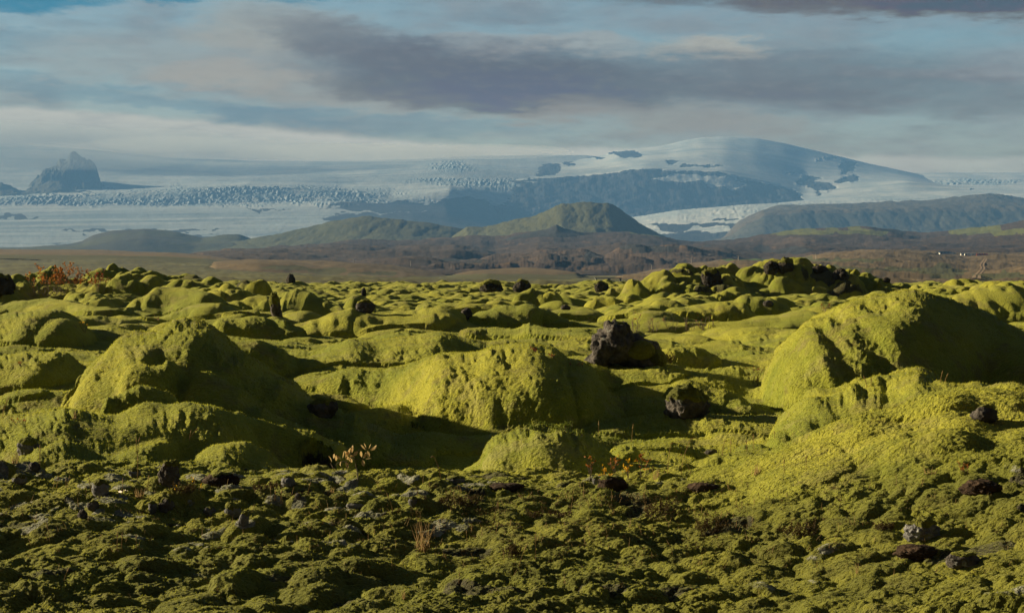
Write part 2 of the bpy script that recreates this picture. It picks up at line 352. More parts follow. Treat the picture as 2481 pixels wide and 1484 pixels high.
# every mound: key, label, power, nodes (picture x, picture y of the top, distance, half width across, half depth)
N_ = None
MOUNDS = [
 ('a', 'huge mossy mound at left with a long flank running down to the right', .58, 1.7,
   [(300,835,1130,85),(350,798,1140,110),(430,784,1150,120),(500,806,1150,110),(580,853,1150,110),(670,908,1140,110),(760,968,1135,110),(860,1014,1135,110),(980,1042,1130,110),(1110,1076,1125,90)]),
 ('a', '', .5, 1.2, [(250,905,1080,60),(285,862,1100,80)]),
 ('a', '', .5, 1, [(330,885,N_,75,20.0,.9),(400,872,N_,80,20.0,.9)]),
 ('a', '', .5, 1, [(500,905,N_,85,20.0,.9),(570,935,N_,80,19.9,.9)]),
 ('a', '', .5, 1, [(640,985,N_,85,19.6,.8),(700,1010,N_,80,19.6,.7)]),
 ('a', '', .5, 1, [(860,1050,N_,90,19.7,.7),(960,1070,N_,90,19.8,.7)]),
 ('z', '', .5, 1.2, [(1090,920,1045,75),(1160,905,1052,80)]),
 ('z', '', .5, 1.1, [(1250,925,1057,80),(1330,930,1058,85)]),
 ('z', '', .5, 1.1, [(1395,960,1052,70),(1440,985,1046,50)]),
 ('ff', '', .5, 1.1, [(1960,900,1010,75),(2010,885,1012,75)]),
 ('ff', '', .5, 1.1, [(2090,860,1012,85),(2150,850,1008,80)]),
 ('ff', '', .5, 1.1, [(2040,955,1016,75),(2100,960,1016,70)]),
 ('a2', 'low moss lobe bulging from the left foot of the huge left mound', .6, 1, [(265,958,N_,45,18.5,.6),(330,942,N_,60,18.7,.7),(400,940,N_,60,18.7,.7)]),
 ('a3', 'wavy moss slope in front of the huge left mound, above the grey rubble', .7, 1,
   [(30,1000,N_,120,17.8,1.9),(120,1002,N_,120,17.8,2.0),(230,1006,N_,120,17.8,2.1),(350,985,N_,120,17.9,2.1),(450,976,N_,120,18,2),(560,998,N_,90,18,1.8)]),
 ('a3', '', .7, 1, [(160,1075,N_,90,16.4,1.0),(270,1085,N_,95,16.3,1.0),(380,1062,N_,95,16.5,1.0)]),
 ('a4', 'rounded moss shelf below the huge left mound, ending above the dark hollow', .62, 1, [(480,1095,N_,85,16.3,.9),(570,1068,N_,90,16.5,1.0),(640,1098,N_,70,16.4,.8),(700,1132,N_,50,16.2,.6)]),
 ('a5', 'mossy rim arching over the dark brown hollow', .52, 1, [(610,1008,N_,50,18.3,.7),(680,1015,N_,60,18.4,.7),(760,1035,N_,60,18.4,.6),(820,1060,N_,45,18.3,.7)]),
 ('b', 'rounded moss mound cut by the left picture edge, upper one of two', .55, 1.7, [(-60,760,850,140),(30,748,852,120),(100,750,855,90),(150,778,855,65)]),
 ('c', 'broad moss mound cut by the left picture edge, lower one of two', .55, 1.7, [(-40,850,965,120),(60,848,965,110),(120,857,965,85)]),
 ('d1', 'small moss cushion stacked over a second one by the dark gap at left', .5, 1., [(60,928,962,38),(85,926,962,34)]),
 ('d2', 'small moss cushion at the foot of the dark gap left of the huge mound', .5, 1., [(55,958,996,48),(85,957,996,38)]),
 ('g', 'long low moss swell at far left with two small tops', .7, 2.5, [(-60,738,768,150),(40,728,768,90),(110,721,768,75),(190,738,770,75),(270,762,778,70)]),
 ('h', 'wide knobbly moss ridge on the skyline right of the orange bush', .62, 2, [(215,705,735,90),(270,678,735,90),(320,660,735,80),(377,665,735,80),(433,668,735,80),(483,682,737,80),(560,718,740,80)]),
 ('i', 'peaked moss mound below the knobbly left ridge', .62, 1.8, [(335,712,775,55),(386,687,775,60),(428,694,775,55),(490,718,776,60)]),
 ('j', 'small pointed moss mound left of the peaked one', .7, 2, [(262,752,776,35),(307,734,777,40),(345,752,777,35)]),
 ('k', 'two joined little moss swells under the orange bush', .7, 2, [(190,722,745,40),(235,718,748,45),(232,730,750,40)]),
 ('l', 'pale low moss mound behind the huge left mound, above small orange leaves', .65, 2.2, [(190,776,815,50),(245,757,815,65),(285,762,815,60),(345,782,812,55)]),
 ('n', 'bright moss mound just above the crest of the huge left mound', .62, 2.2, [(390,773,802,60),(435,752,802,65),(470,745,802,65),(515,746,802,65),(565,766,802,55)]),
 ('o', 'narrow moss mound with a lit left edge, centre left midground', .62, 2, [(440,740,775,45),(477,726,775,50),(512,729,775,50),(555,750,775,45)]),
 ('p', 'dark undersided moss mound on the left skyline, shaded below', .45, 1.1, [(598,694,722,32),(630,694,722,32)]),
 ('q', 'moss mound left of the small dark rock pillar', .62, 2, [(575,738,765,42),(610,723,765,52),(645,727,765,35)]),
 ('r', 'tall rounded moss mound right of the small dark rock pillar', .58, 1.8, [(700,704,772,38),(720,697,772,45),(750,706,772,50),(795,732,772,50),(840,752,772,50)]),
 ('s', 'smooth bean shaped moss mound behind the huge left mound', .45, 1.3, [(568,776,834,55),(610,767,834,62),(680,775,834,60),(700,784,834,42)]),
 ('t', 'dark round shouldered moss mound tucked behind the right flank of the huge left mound', .48, 1.3, [(560,828,925,90),(610,823,925,90),(650,840,925,75),(675,868,925,48)]),
 ('u', 'long flat topped moss ridge right of the bean shaped mound', .6, 2.6, [(775,776,822,65),(830,760,822,85),(900,752,822,95),(980,748,820,95),(1050,750,820,75),(1080,764,818,42)]),
 ('v', 'small round moss dome with bare dark rock on its face', .45, 1., [(868,721,768,34),(890,718,768,34)]),
 ('w', 'domed moss mound with a sharp lit left side, in the middle of the field', .56, 1.6, [(1152,770,808,38),(1185,748,808,60),(1215,740,808,68),(1255,746,808,65),(1300,766,806,58),(1345,790,806,50)]),
 ('x', 'pale low moss ridge behind the big central mound', .65, 2, [(1160,806,840,45),(1200,798,840,55),(1260,797,842,60),(1320,812,845,60),(1400,818,848,65),(1435,832,850,50)]),
 ('y', 'sunlit upper hump of the big central mound', .6, 2.8, [(760,880,915,70),(840,855,905,100),(900,830,905,105),(980,811,905,110),(1060,806,905,110),(1120,815,900,95),(1170,830,895,90)]),
 ('z', 'big central moss mound with a bright top and a deeply shaded front', .5, 2.0, [(790,915,965,80),(870,898,975,100),(950,885,985,100),(1030,868,1005,105),(1110,850,1040,115),(1200,835,1055,120),(1290,848,1055,120),(1370,874,1050,110),(1415,905,1045,85),(1445,945,1040,62)]),
 ('bb', 'low moss cushion over a dark stone right of the long left flank', .5, 1.2, [(785,957,1003,38),(830,962,1003,42),(865,985,1008,35)]),
 ('cc', 'smooth moss dome in the front middle, crowned with small shrubs', .5, 1, [(1185,1092,N_,85,17.9,.9),(1225,1068,N_,115,18,1.2),(1290,1056,N_,130,18.1,1.3),(1350,1058,N_,130,18.1,1.3),(1415,1072,N_,115,18.1,1.2),(1465,1095,N_,85,18,.9)]),
 ('dd', 'small ball of moss at the right shoulder of the smooth front dome', .5, 1, [(1515,1064,N_,40,19.4,.35),(1526,1068,N_,34,19.4,.35)]),
 ('ff', 'great moss mound at right with a hollow in its face and a dark knobbly top', .54, 1.6, [(1905,900,1000,52),(1930,850,1005,75),(1970,808,1015,95),(2015,777,1015,105),(2070,742,1010,115),(2130,720,1000,125),(2204,708,980,125),(2270,716,960,120),(2340,744,940,110),(2400,778,920,90)]),
 ('gg', 'moss mound at the right picture edge, between the great mound and the front ridge', .55, 1.6, [(2190,905,940,44),(2225,880,950,65),(2290,846,965,90),(2360,818,975,100),(2420,816,980,100),(2520,830,985,110)]),
 ('gg2', 'upper moss lump behind the mound at the right picture edge', .55, 1.6, [(2410,808,870,65),(2460,797,870,80),(2540,800,870,90)]),
 ('hh', 'pointed moss mound at far right, cut by the picture edge', .6, 1.9, [(2310,718,800,60),(2360,706,800,75),(2425,697,800,80),(2475,712,800,75),(2560,745,800,80)]),
 ('ii', 'long pale moss ridge rising to the right in front, beside the grass stalks', .55, 1, [(1885,1062,N_,50,16.5,1.0),(1935,1020,N_,90,16.8,1.3),(1990,978,N_,120,17.4,2.4),(2060,944,N_,140,17.8,3.1),(2140,921,N_,150,18.2,3.6),(2250,919,N_,150,18.4,3.6)]),
 ('ii2', 'pale toe of moss at the left foot of the long front ridge', .6, 1, [(1765,1108,N_,70,15.7,.6),(1840,1092,N_,85,15.9,.8)]),
 ('jj', 'knobbly moss arch over the black hollow at right', .52, 1, [(2240,968,N_,60,16.9,1.0),(2290,938,N_,90,17.2,1.7),(2360,929,N_,105,17.4,1.7),(2430,938,N_,105,17.5,1.6),(2500,950,N_,110,17.4,.9)]),
 ('kk', 'moss bulge at the lower right picture edge below the black hollow', .55, 1, [(2375,1020,N_,65,15.2,1.0),(2420,996,N_,90,15.3,1.3),(2490,982,N_,120,15.4,1.4)]),
 ('ll', 'moss lobe on the front ridge below the black hollow', .6, 1, [(2080,1035,N_,90,15.4,.9),(2150,1016,N_,95,15.5,.9),(2230,1014,N_,95,15.5,.8),(2300,1020,N_,80,15.5,.6)]),
 ('m1', 'flat moss swell in the middle distance, behind the domed central mound', .6, 3, [(1075,738,762,65),(1140,730,762,75),(1200,728,762,75),(1250,738,762,60)]),
 ('m2', 'round moss mound in the middle distance, below two black boulders', .56, 1.8, [(1262,728,752,38),(1290,716,752,48),(1325,724,752,48)]),
 ('m3', 'small pointed moss mound right of the domed central mound', .62, 2, [(1310,752,768,42),(1342,738,768,48),(1382,752,768,45)]),
 ('m4', 'low pale moss swell left of the twig thicket', .7, 3, [(1360,765,790,60),(1410,757,790,65),(1460,764,790,60)]),
 ('m5', 'cone shaped moss mound behind the twig thicket', .62, 2, [(1485,766,800,42),(1522,748,800,50),(1560,757,800,55),(1610,784,802,50)]),
 ('m6', 'steep round moss mound above the twig thicket, right one of a pair', .55, 1.6, [(1580,745,776,36),(1607,728,776,45),(1640,728,776,50),(1680,744,776,46)]),
 ('m7', 'far dark backed moss mound, left of the skyline rise', .55, 1.8, [(1445,718,736,32),(1480,713,736,40),(1515,718,736,32)]),
 ('m9', 'broad rounded moss mound right of the twig thicket', .5, 1.5, [(1672,748,795,52),(1715,737,795,62),(1755,738,795,60),(1785,756,795,45)]),
 ('m10', 'dark rounded moss mound beside the great right mound, midground', .5, 1.4, [(1785,734,782,50),(1815,723,782,54),(1850,725,782,50),(1875,742,782,38)]),
 ('m11', 'arched moss mound with a dark hollow face, under the skyline rise', .5, 1.6, [(1755,716,738,38),(1790,704,738,45),(1830,710,738,42)]),
 ('m12', 'low rippled moss swell running to the great right mound', .65, 4, [(1800,790,812,75),(1880,778,812,85),(1940,767,812,75)]),
 ('m13', 'small round moss mound right of the big dark rock', .5, 1.4, [(1655,856,892,40),(1690,850,892,45),(1715,862,892,36)]),
 ('m14', 'moss hump behind the dark rock set in the hollow', .55, 1.4, [(1680,922,1000,60),(1745,938,1005,60),(1790,980,1015,42)]),
 ('m15', 'sunlit moss bench in front of the big dark rock', .6, 3, [(1390,886,950,65),(1450,882,950,85),(1530,884,950,85),(1600,895,945,75)]),
 ('s1', 'long mossy lava rise on the right skyline, studded with black rocks', .65, 1, [(1550,696,N_,85,104,4),(1610,678,N_,90,105,5),(1660,660,N_,90,106,6),(1720,650,N_,90,107,6),(1780,648,N_,90,108,6),(1850,648,N_,90,108,6),(1920,644,N_,90,108,6),(1990,652,N_,90,108,6),(2050,664,N_,90,108,6),(2120,682,N_,90,107,5),(2200,700,N_,90,106,4)]),
 ('s0', 'mossy rise at the far left skyline under the dark hump', .75, 1, [(-80,676,N_,150,92,6),(60,678,N_,130,92,6),(180,678,N_,120,94,6),(290,676,N_,110,96,6)]),
 ('s6', 'mossy rise along the far right skyline', .75, 1, [(2270,697,N_,110,84,5),(2390,695,N_,120,82,5),(2520,690,N_,130,82,5)]),
 ('s2', 'dark hump of moss on the left skyline behind the orange bush', .5, 1, [(100,660,N_,50,94,2.5),(122,651,N_,52,94,2.5),(150,660,N_,48,94,2.5)]),
 ('s3', 'cone of moss on the left skyline right of the orange bush', .7, 1, [(245,660,N_,40,110,2.6),(270,650,N_,45,110,3),(298,660,N_,40,110,2.6)]),
 ('s4', 'arched moss boulder on the far right skyline with a dark side', .45, 1, [(2320,683,N_,38,85,1.8),(2342,679,N_,40,85,1.8),(2365,686,N_,34,85,1.6)]),
 ('s5', 'rounded moss hump on the far right skyline, second from the edge', .5, 1, [(2395,690,N_,34,80,1.6),(2420,686,N_,38,80,1.8),(2442,692,N_,34,80,1.6)]),
 ('e1', 'low wavy moss swell across the shaded dip behind the smooth front dome', .7, 3, [(1500,1025,1065,100),(1620,1015,1065,120),(1740,1018,1065,120),(1860,1030,1070,100)]),
 ('e2', 'lower moss swell in the shaded dip, nearer the bent grass stalk', .7, 2, [(1560,1085,1118,80),(1640,1075,1118,100),(1730,1082,1118,80)]),
 ('f1', 'largest moss hummock of the front left ground, cone shaped', .6, 1, [(235,1290,N_,28,12.6,.3),(262,1266,N_,48,12.7,.4),(285,1270,N_,44,12.7,.4),(312,1300,N_,34,12.6,.3)]),
 ('f2', 'pointed moss hummock among the grey stones, front left', .7, 1, [(255,1222,N_,40,13.5,.25),(302,1202,N_,46,13.6,.35),(345,1222,N_,46,13.6,.3)]),
 ('f3', 'egg shaped moss hummock in the front left, by the lower edge', .5, 1, [(545,1385,N_,32,10.9,.2),(575,1380,N_,44,10.9,.25),(600,1392,N_,36,10.9,.2)]),
]
_dd = np.arange(17.3, 260, .1)
def solve(px, top, foot, k):
    g = base_z(_dd); yf = 742 - F*((_dd)*sp_ + (g-EYE)*cp)/(_dd*cp - (g-EYE)*sp_)
    i = np.nonzero(yf <= foot)[0][0]; df = _dd[i]; gz = g[i]; dc = df+1
    for _ in range(8):
        zc = pt(px, top, dc)[2]; dc = df + 1.5*k*max(.05, zc-gz)
    return dc, dc-df
PITS = [ # picture x, picture y, distance, half width, half depth, deepness : dark overhung hollows in the moss
 (765, 1105, 17.7, .17, .45, .75), (2340, 985, 16.3, .26, .35, .5), (2400, 1000, 16.4, .2, .3, .45), (160, 975, 20.5, .12, .6, .5),
]
keys = []
for mdef in MOUNDS:
    if mdef[0] not in keys: keys.append(mdef[0])
def warp(x, y):
    s = np.clip(y/22, .75, 3.5)
    wx = .07*s*perlin(x/(1.3*s), y/(1.3*s), 31)
    wy = .13*s*perlin(x/(1.5*s), y/(1.5*s), 41)
    return x+wx, y+wy
Xw, Yw = warp(Xg, Yg)
Z = base_ground(Xg, Yg)
# lumps of the open ground
lich = np.zeros_like(Z); rockm = np.zeros_like(Z); dull = np.zeros_like(Z)
r = rows(0, 18.5); x, y = Xg[r], Yg[r]
wx = x + .05*perlin(x*4, y*4, 51); wy = y + .05*perlin(x*4, y*4, 52)
amt = (1 - sstep(y, 15.0, 17.2))*(1 - .85*sstep(x, 1.1, 2.0)*sstep(y, 12.0, 13.4))
calm = .55 + .45*sstep(perlin(x*.5, y*.5, 60), -.2, .4); left = 1 - sstep(x, -1.0, .6)
d1, i1 = domes(wx, wy, .28, 71, .35, .85, .45, True)
d2, i2 = domes(wx, wy*.95, .155, 81, .4, .9, .5, True)
zr = sstep(x, 1.1, 2.0)*sstep(y, 11.8, 13.2)*(1-sstep(y, 15.6, 17))
Z[r] += zr*(.62*.24*domes(wx, wy*.8, .62, 95, .4, .95, .5) + .06*fbm(x*1.8, y*1.4, 96, 2))
d3 = domes(wx, wy, .085, 91, .4, .9, .5)
h = .28*d1*1.4*(.6+.4*left)*calm; h = smax(h, .155*d2*(1.0-.2*left), .025) + .085*d3*.42*(.6+.4*calm)
h = h - .05
Z[r] += h*amt
zone = sstep(x, 1.0, -1.5)*sstep(y, 11.2, 12.2)*(1-sstep(y, 14.6, 15.6)) + .55*sstep(perlin(x*.8, y*.8, 61), .1, .5)
li = (i2 > .62)*sstep(d2*.16, .02, .05)*zone*1.0 + .25*sstep(perlin(x*3, y*3, 62), .25, .6)*zone
lich[r] = np.clip(li, 0, 1)*amt
creas = (1 - sstep(h, -.045, -.012))*amt
dull[r] = amt*.9*(1-.55*sstep(y + .8*perlin(x*.9, y*.9, 64), 12.6, 15.2))  # duller moss up close; its dark tone also stands in for partial shade
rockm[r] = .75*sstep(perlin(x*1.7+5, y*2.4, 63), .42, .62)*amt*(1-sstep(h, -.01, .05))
# mid ground
r = rows(15, 60); x, y = Xw[r], Yw[r]
a = sstep(y, 15.5, 19)*(1-sstep(y, 48, 60))
Z[r] += a*(.42*domes(x, y*.75, 1.5, 105, .4, .95, .42)*(1-sstep(y, 30, 36)) + .9*.10*domes(x, y*.6, .9, 101, .4, .95, .45)*sstep(y, 26, 40) + .045*fbm(x*1.1, y*.6, 102, 2) + .55*domes(x, y*.6, 2.4, 103, .4, .95, .5)*sstep(y, 29, 40) + .35*domes(x, y*.6, 1.3, 104, .35, .9, .5)*sstep(y, 29, 40))
# far field
r = rows(44, 400); x, y = Xw[r], Yw[r]
a = sstep(y, 46, 62)
d4, i4 = domes(x, y*.8, 3.6, 111, .35, .95, .34, True); d5, i5 = domes(x, y*.8, 1.8, 121, .35, .95, .42, True); d6, i6 = domes(x, y*.8, .9, 131, .3, .9, .42, True)
Z[r] += a*(smax(3.6*d4*.62, 1.8*d5*.72, .15) + .9*d6*.45 + .15*fbm(x*.35, y*.25, 112, 2) - .45)
farlim = 1 - sstep(y, 178 + 12*perlin(x*.05, y*0+.5, 140), 205)
Z[r] = Z[r]*farlim - 9*(1-farlim)
rockm[r] = np.maximum(rockm[r], a*((i6 > .93)*sstep(d6, .22, .32)*.9 + (i5 > .965)*sstep(d5, .2, .3)*.9))
G0 = Z.copy()
ID = np.zeros(Z.shape, np.int16); M = np.full(Z.shape, -50, np.float32)
for key, label, pw, kd, nodes in MOUNDS:
    kid = keys.index(key)+1
    pts = []
    for n in nodes:
        if n[2] is None: dn, ry = n[4], n[5]
        else: dn, ry = solve(n[0], n[1], n[2], kd)
        pts.append(pt(n[0], n[1], dn) + (n[3]/F*dn, ry))
    if len(pts) == 1: pts = pts + [tuple(v+1e-3 for v in pts[0])]
    y0 = min(p[1]-1.4*p[4] for p in pts)-.5; y1 = max(p[1]+1.4*p[4] for p in pts)+.5
    rr = rows(y0, y1); t0 = min((p[0]-1.4*p[3])/p[1] for p in pts)-.03; t1 = max((p[0]+1.4*p[3])/p[1] for p in pts)+.03
    cc = slice(np.searchsorted(TT, t0), np.searchsorted(TT, t1)); x = Xw[rr, cc]; y = Yw[rr, cc]
    if x.size == 0: continue
    best = np.full(x.shape, -50, np.float32)
    for p, q in zip(pts[:-1], pts[1:]):
        px, py, pz, prx, pry = p; qx, qy, qz, qrx, qry = q
        arx, ary = (prx+qrx)/2, (pry+qry)/2
        dx, dy = (qx-px)/arx, (qy-py)/ary; L = dx*dx+dy*dy+1e-9
        t = np.clip((((x-px)/arx)*dx + ((y-py)/ary)*dy)/L, 0, 1)
        rx = prx + t*(qrx-prx); ry = pry + t*(qry-pry); zt = pz + t*(qz-pz)
        q2 = ((x-px-t*(qx-px))/rx)**2 + ((y-py-t*(qy-py))/ry)**2
        zb = np.minimum(zt-.12, G0[rr, cc]-.08)
        h = zb + (zt-zb)*np.power(np.clip(1-q2/1.1, 0, 1), pw+.02); h = np.where(q2 < 1.1, h, -50)
        best = np.maximum(best, h)
    cur = M[rr, cc]; take = best > cur
    kk = .10*max(.5, pts[0][1]/22)
    M[rr, cc] = np.where(best < -40, cur, np.where(cur < -40, best, smax(cur, best, kk)))
    idc = ID[rr, cc]; idc[take & (best > -40)] = kid; ID[rr, cc] = idc
kb = .24*np.clip(Yg/20, .6, 3)
has = M > -40
ID[(~has) | (M < G0-.02)] = 0
onm = np.where(has, sstep(M-G0, -.05, .25), 0).astype(np.float32)
Z = np.where(has, smax(G0*1.0, M, kb), G0)
# the rise on the skyline and mid mounds carry lumps of their own
sc_ = np.clip(Yg/24, .8, 3.0).astype(np.float32)
r = rows(13, 400); x, y, s = Xw[r], Yw[r], sc_[r]
lum = .07*perlin(x*1.3/s, y*1.1/s, 201)
Z[r] += lum*s*onm[r]*np.where(y > 90, 1.6, 1)
sr = onm[r]*sstep(y, 85, 100)
dd, di = domes(x, y, 1.5, 211, .35, .95, .55, True); Z[r] += sr*(1.5*dd*.85-.25) + sstep(y, 60, 75)*(.7*.5*domes(x, y*.8, .7, 216, .35, .95, .5)*(.4+onm[r]) + .05*fbm(x*1.6, y*1.2, 217, 2))
rockm[r] = np.maximum(rockm[r], sr*(di > .80)*sstep(dd, .12, .25))
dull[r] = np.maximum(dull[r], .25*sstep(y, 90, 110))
for (px, py, d, hw, hd, deep) in PITS:
    X0, Y0, Z0 = pt(px, py, d); rr = rows(d-hd*1.6, d+hd*1.6)
    q = ((Xw[rr]-X0)/hw)**2 + ((Yw[rr]-Y0)/hd)**2 + .5*perlin(Xw[rr]/hw*1.1, Yw[rr]/hd*1.1, 71); k = np.power(np.clip(1-q, 0, 1), .35)
    zf = Z0 - .15*deep; Z[rr] = Z[rr] - k*np.maximum(0, Z[rr]-zf+deep*.5)*.9
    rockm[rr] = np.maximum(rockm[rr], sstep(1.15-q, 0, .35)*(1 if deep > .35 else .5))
# fine cushions: displaced along the surface normal so that steep sides carry them too
def normals():
    P = np.stack([Xg, Yg, Z], -1); du = np.empty_like(P); dv = np.empty_like(P)
    du[:, 1:-1] = P[:, 2:]-P[:, :-2]; du[:, 0] = P[:, 1]-P[:, 0]; du[:, -1] = P[:, -1]-P[:, -2]
    dv[1:-1] = P[2:]-P[:-2]; dv[0] = P[1]-P[0]; dv[-1] = P[-1]-P[-2]
    n = np.cross(du, dv); n /= np.linalg.norm(n, axis=-1, keepdims=True)+1e-12
    return P, n
P, Nn = normals()
Nn[..., 2] = np.maximum(Nn[..., 2], .15)
r = rows(8, 135); Pr = P[r]
ff = np.clip(Pr[..., 1]/20, .75, 4.0)[..., None]
q = Pr/ff; on = onm[r]; fy = Pr[..., 1]
varia = .15 + .85*sstep(fbm(Xg[r]*.8, Yg[r]*.8, 330, 2), -.4, .45)
det = on*(.085*p3(q, .95, 351) + .078*p3(q, 2.1, 341) + .028*varia*(np.abs(p3(q, 4.2, 301))*2-.55))
det += (.25+.75*on)*varia*.016*(np.abs(p3(q, 9.5, 311))*2-.5)
k2 = rows(8, 40); n2 = k2.stop-k2.start
det[:n2] += .008*(np.abs(p3(q[:n2], 24, 321))*2-.5)*(.5+varia[:n2])
det *= ff[..., 0]*(1-.5*sstep(fy, 50, 75))*(1-.35*sstep(fy, 22, 32))
P[r] += Nn[r]*det[..., None]
P = P.astype(np.float32); 
du = np.empty_like(P); dv = np.empty_like(P)
du[:, 1:-1] = P[:, 2:]-P[:, :-2]; du[:, 0] = P[:, 1]-P[:, 0]; du[:, -1] = P[:, -1]-P[:, -2]
dv[1:-1] = P[2:]-P[:-2]; dv[0] = P[1]-P[0]; dv[-1] = P[-1]-P[-2]
VN = np.cross(du, dv); VN /= np.linalg.norm(VN, axis=-1, keepdims=True)+1e-12; del du, dv
print('terrain computed', time.time()-T0)
idx = np.arange(NI*NJ, dtype=np.int32).reshape(NI, NJ)
quads = np.stack([idx[:-1, :-1], idx[:-1, 1:], idx[1:, 1:], idx[1:, :-1]], -1).reshape(-1, 4)
# majority smoothing of the ids, so that borders between mounds run clean
idf = ID[:-1, :-1].reshape(-1)
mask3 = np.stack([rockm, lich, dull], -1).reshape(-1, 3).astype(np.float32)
PV = P.reshape(-1, 3); NV = VN.reshape(-1, 3)
def cut(fsel):
    q = quads[fsel]; u, inv = np.unique(q, return_inverse=True)
    return PV[u], inv.reshape(-1, 4), mask3[u], NV[u]
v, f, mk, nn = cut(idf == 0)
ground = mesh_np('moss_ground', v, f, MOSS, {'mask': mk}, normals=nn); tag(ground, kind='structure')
ground['label'] = 'lumpy green moss covering the open lava ground'
for i, key in enumerate(keys):
    sel = idf == i+1
    if sel.sum() < 40: print('EMPTY mound', key); continue
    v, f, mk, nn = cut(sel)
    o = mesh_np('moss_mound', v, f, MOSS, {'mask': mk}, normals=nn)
    tag(o, next(m_[1] for m_ in MOUNDS if m_[0] == key and m_[1]), 'moss mound', 'moss mounds of the lava field')
print('terrain meshes', time.time()-T0)

# where a line of sight first meets the moss field
_PX = None
def hit(px, py, sink=0.):
    t = (px-HX)/F/(cp + (742-py)/F*sp_); j = int(np.clip(np.searchsorted(TT, t), 1, NJ-1))
    c = P[:, j]; dy = c[:, 1]*cp - (c[:, 2]-EYE)*sp_; up = c[:, 1]*sp_ + (c[:, 2]-EYE)*cp
    yy = 742 - F*up/dy
    run = np.minimum.accumulate(yy)
    k = np.nonzero((run <= py) & (c[:, 1] > 6))[0]
    k = k[0] if len(k) else NI-1
    p = c[k]; return Vector((float(p[0]), float(p[1]), float(p[2])-sink))
def ppm(y): return F/y      # picture units per metre at that distance

# ------------------------------------------------------------------ far land, built as lofts between profile lines
LOFTS = []
def loft(name, curves, nx, nseg, mat, noise=(), maskf=None, label=None, back=True, sw=13):
    """curves, near to far: (distance, [(px, py), ...]); surfaces run between them and fall away behind the last"""
    allx = [p[0] for _, c in curves for p in c]; x0, x1 = min(allx), max(allx)
    X = np.linspace(x0, x1, nx); lines = []; ds = []
    for d, c in curves:
        c = sorted(c); lines.append(np.interp(X, [p[0] for p in c], [p[1] for p in c])); ds.append(d)
    kw = max(3, int(nx*sw/(x1-x0))//2*2+1); k = np.hanning(kw+2)[1:-1]; k /= k.sum()
    def smo(l, w_):
        return np.convolve(np.pad(l, kw//2, 'edge'), k, 'valid')
    lines = [smo(smo(l, 0), 0) if i < len(lines)-1 else smo(l, 0) for i, l in enumerate(lines)]
    rowsY, rowsD = [], []
    for i in range(len(lines)-1):
        for s in np.arange(nseg)/nseg:
            e = s*s*(3-2*s)*.35 + s*.65
            rowsY.append(lines[i]*(1-e)+lines[i+1]*e); rowsD.append(ds[i]*(1-s)+ds[i+1]*s)
    rowsY.append(lines[-1]); rowsD.append(ds[-1])
    Yp = np.array(rowsY); D = np.array(rowsD)[:, None]*np.ones((1, nx)); Xp = np.repeat(X[None], len(rowsY), 0)
    a = (742-Yp)/F; yy = cp+a*sp_; z = (-sp_+a*cp)/yy*D+EYE; x = (Xp-HX)/F/yy*D
    mk0 = maskf(Xp, Yp, D, x, z) if maskf is not None else np.zeros(Xp.shape+(3,))
    for (amp, sx, sy, seed, bil) in noise:   # amp and sizes in metres; bil 2/3: only where the mask's first/second channel is set
        n = fbm(x/sx, D/sy, seed, 5, .52, bool(bil))
        if bil == 2: n = n*mk0[..., 0]
        if bil == 3: n = n*mk0[..., 1]*(.15+1.1*sstep(fbm(x/420, D/160, seed+77, 3), -.5, .7))
        e = np.minimum(1, (np.arange(len(rowsY))+1)/3.)[:, None]
        z = z + amp*n*e
    V = np.stack([x, D, z], -1)
    if back:
        ex = []
        for k_, (dd, dz) in enumerate(((.02, .12), (.04, .45), (.06, 1.0))):
            zz = V[-1, :, 2]*(1-dz) + (-14)*dz
            sc2 = 1+dd; ex.append(np.stack([V[-1, :, 0]*sc2, V[-1, :, 1]*sc2, zz], -1))
        ex = np.array(ex); V = np.concatenate([V, ex[:3]], 0)
    n0, n1 = V.shape[:2]; id_ = np.arange(n0*n1).reshape(n0, n1)
    Q = np.stack([id_[:-1, :-1], id_[:-1, 1:], id_[1:, 1:], id_[1:, :-1]], -1).reshape(-1, 4)
    mk = np.zeros((n0, n1, 3), np.float32)
    if maskf is not None: mk[:len(rowsY)] = maskf(Xp, Yp, D, x, z)
    o = mesh_np(name, V.reshape(-1, 3), Q, mat, {'mask': mk.reshape(-1, 3)})
    LOFTS.append(V[:len(rowsY)]); tag(o, label, kind='structure'); return o, V
def els(Xp, Yp, items, seed, warp_=10, f=.02, lo=.5, hi=1.4):
    """mask of ellipses given in picture units (px, py, rx, ry)"""
    wx = Xp + warp_*fbm(Xp*f, Yp*f*3, seed, 3); wy = Yp + warp_*.4*fbm(Xp*f+9, Yp*f*3, seed+5, 3); m = np.zeros_like(Xp)
    for (px, py, rx, ry) in items: m = np.maximum(m, 1-sstep(((wx-px)/rx)**2+((wy-py)/ry)**2, lo, hi))
    return m
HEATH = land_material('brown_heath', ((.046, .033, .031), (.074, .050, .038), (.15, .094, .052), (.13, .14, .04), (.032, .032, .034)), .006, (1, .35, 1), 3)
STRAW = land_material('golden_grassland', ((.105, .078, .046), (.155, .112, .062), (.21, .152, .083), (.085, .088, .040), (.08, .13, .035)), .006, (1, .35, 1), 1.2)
HEATHG = land_material('green_heath', ((.075, .075, .04), (.12, .125, .05), (.17, .165, .06), (.065, .058, .042), (.04, .04, .035)), .02, (1, .3, 1), 1)
GREENH = land_material('green_hill', ((.070, .076, .032), (.100, .100, .038), (.09, .10, .045), (.06, .06, .05), (.05, .05, .04)), .0022, (1, .5, 1), 14, .6)
BLUEH = land_material('far_hill', ((.060, .062, .050), (.10, .095, .065), (.05, .05, .045), (.11, .09, .06), (.05, .05, .05)), .002, (1, .6, 1), 14, .6)
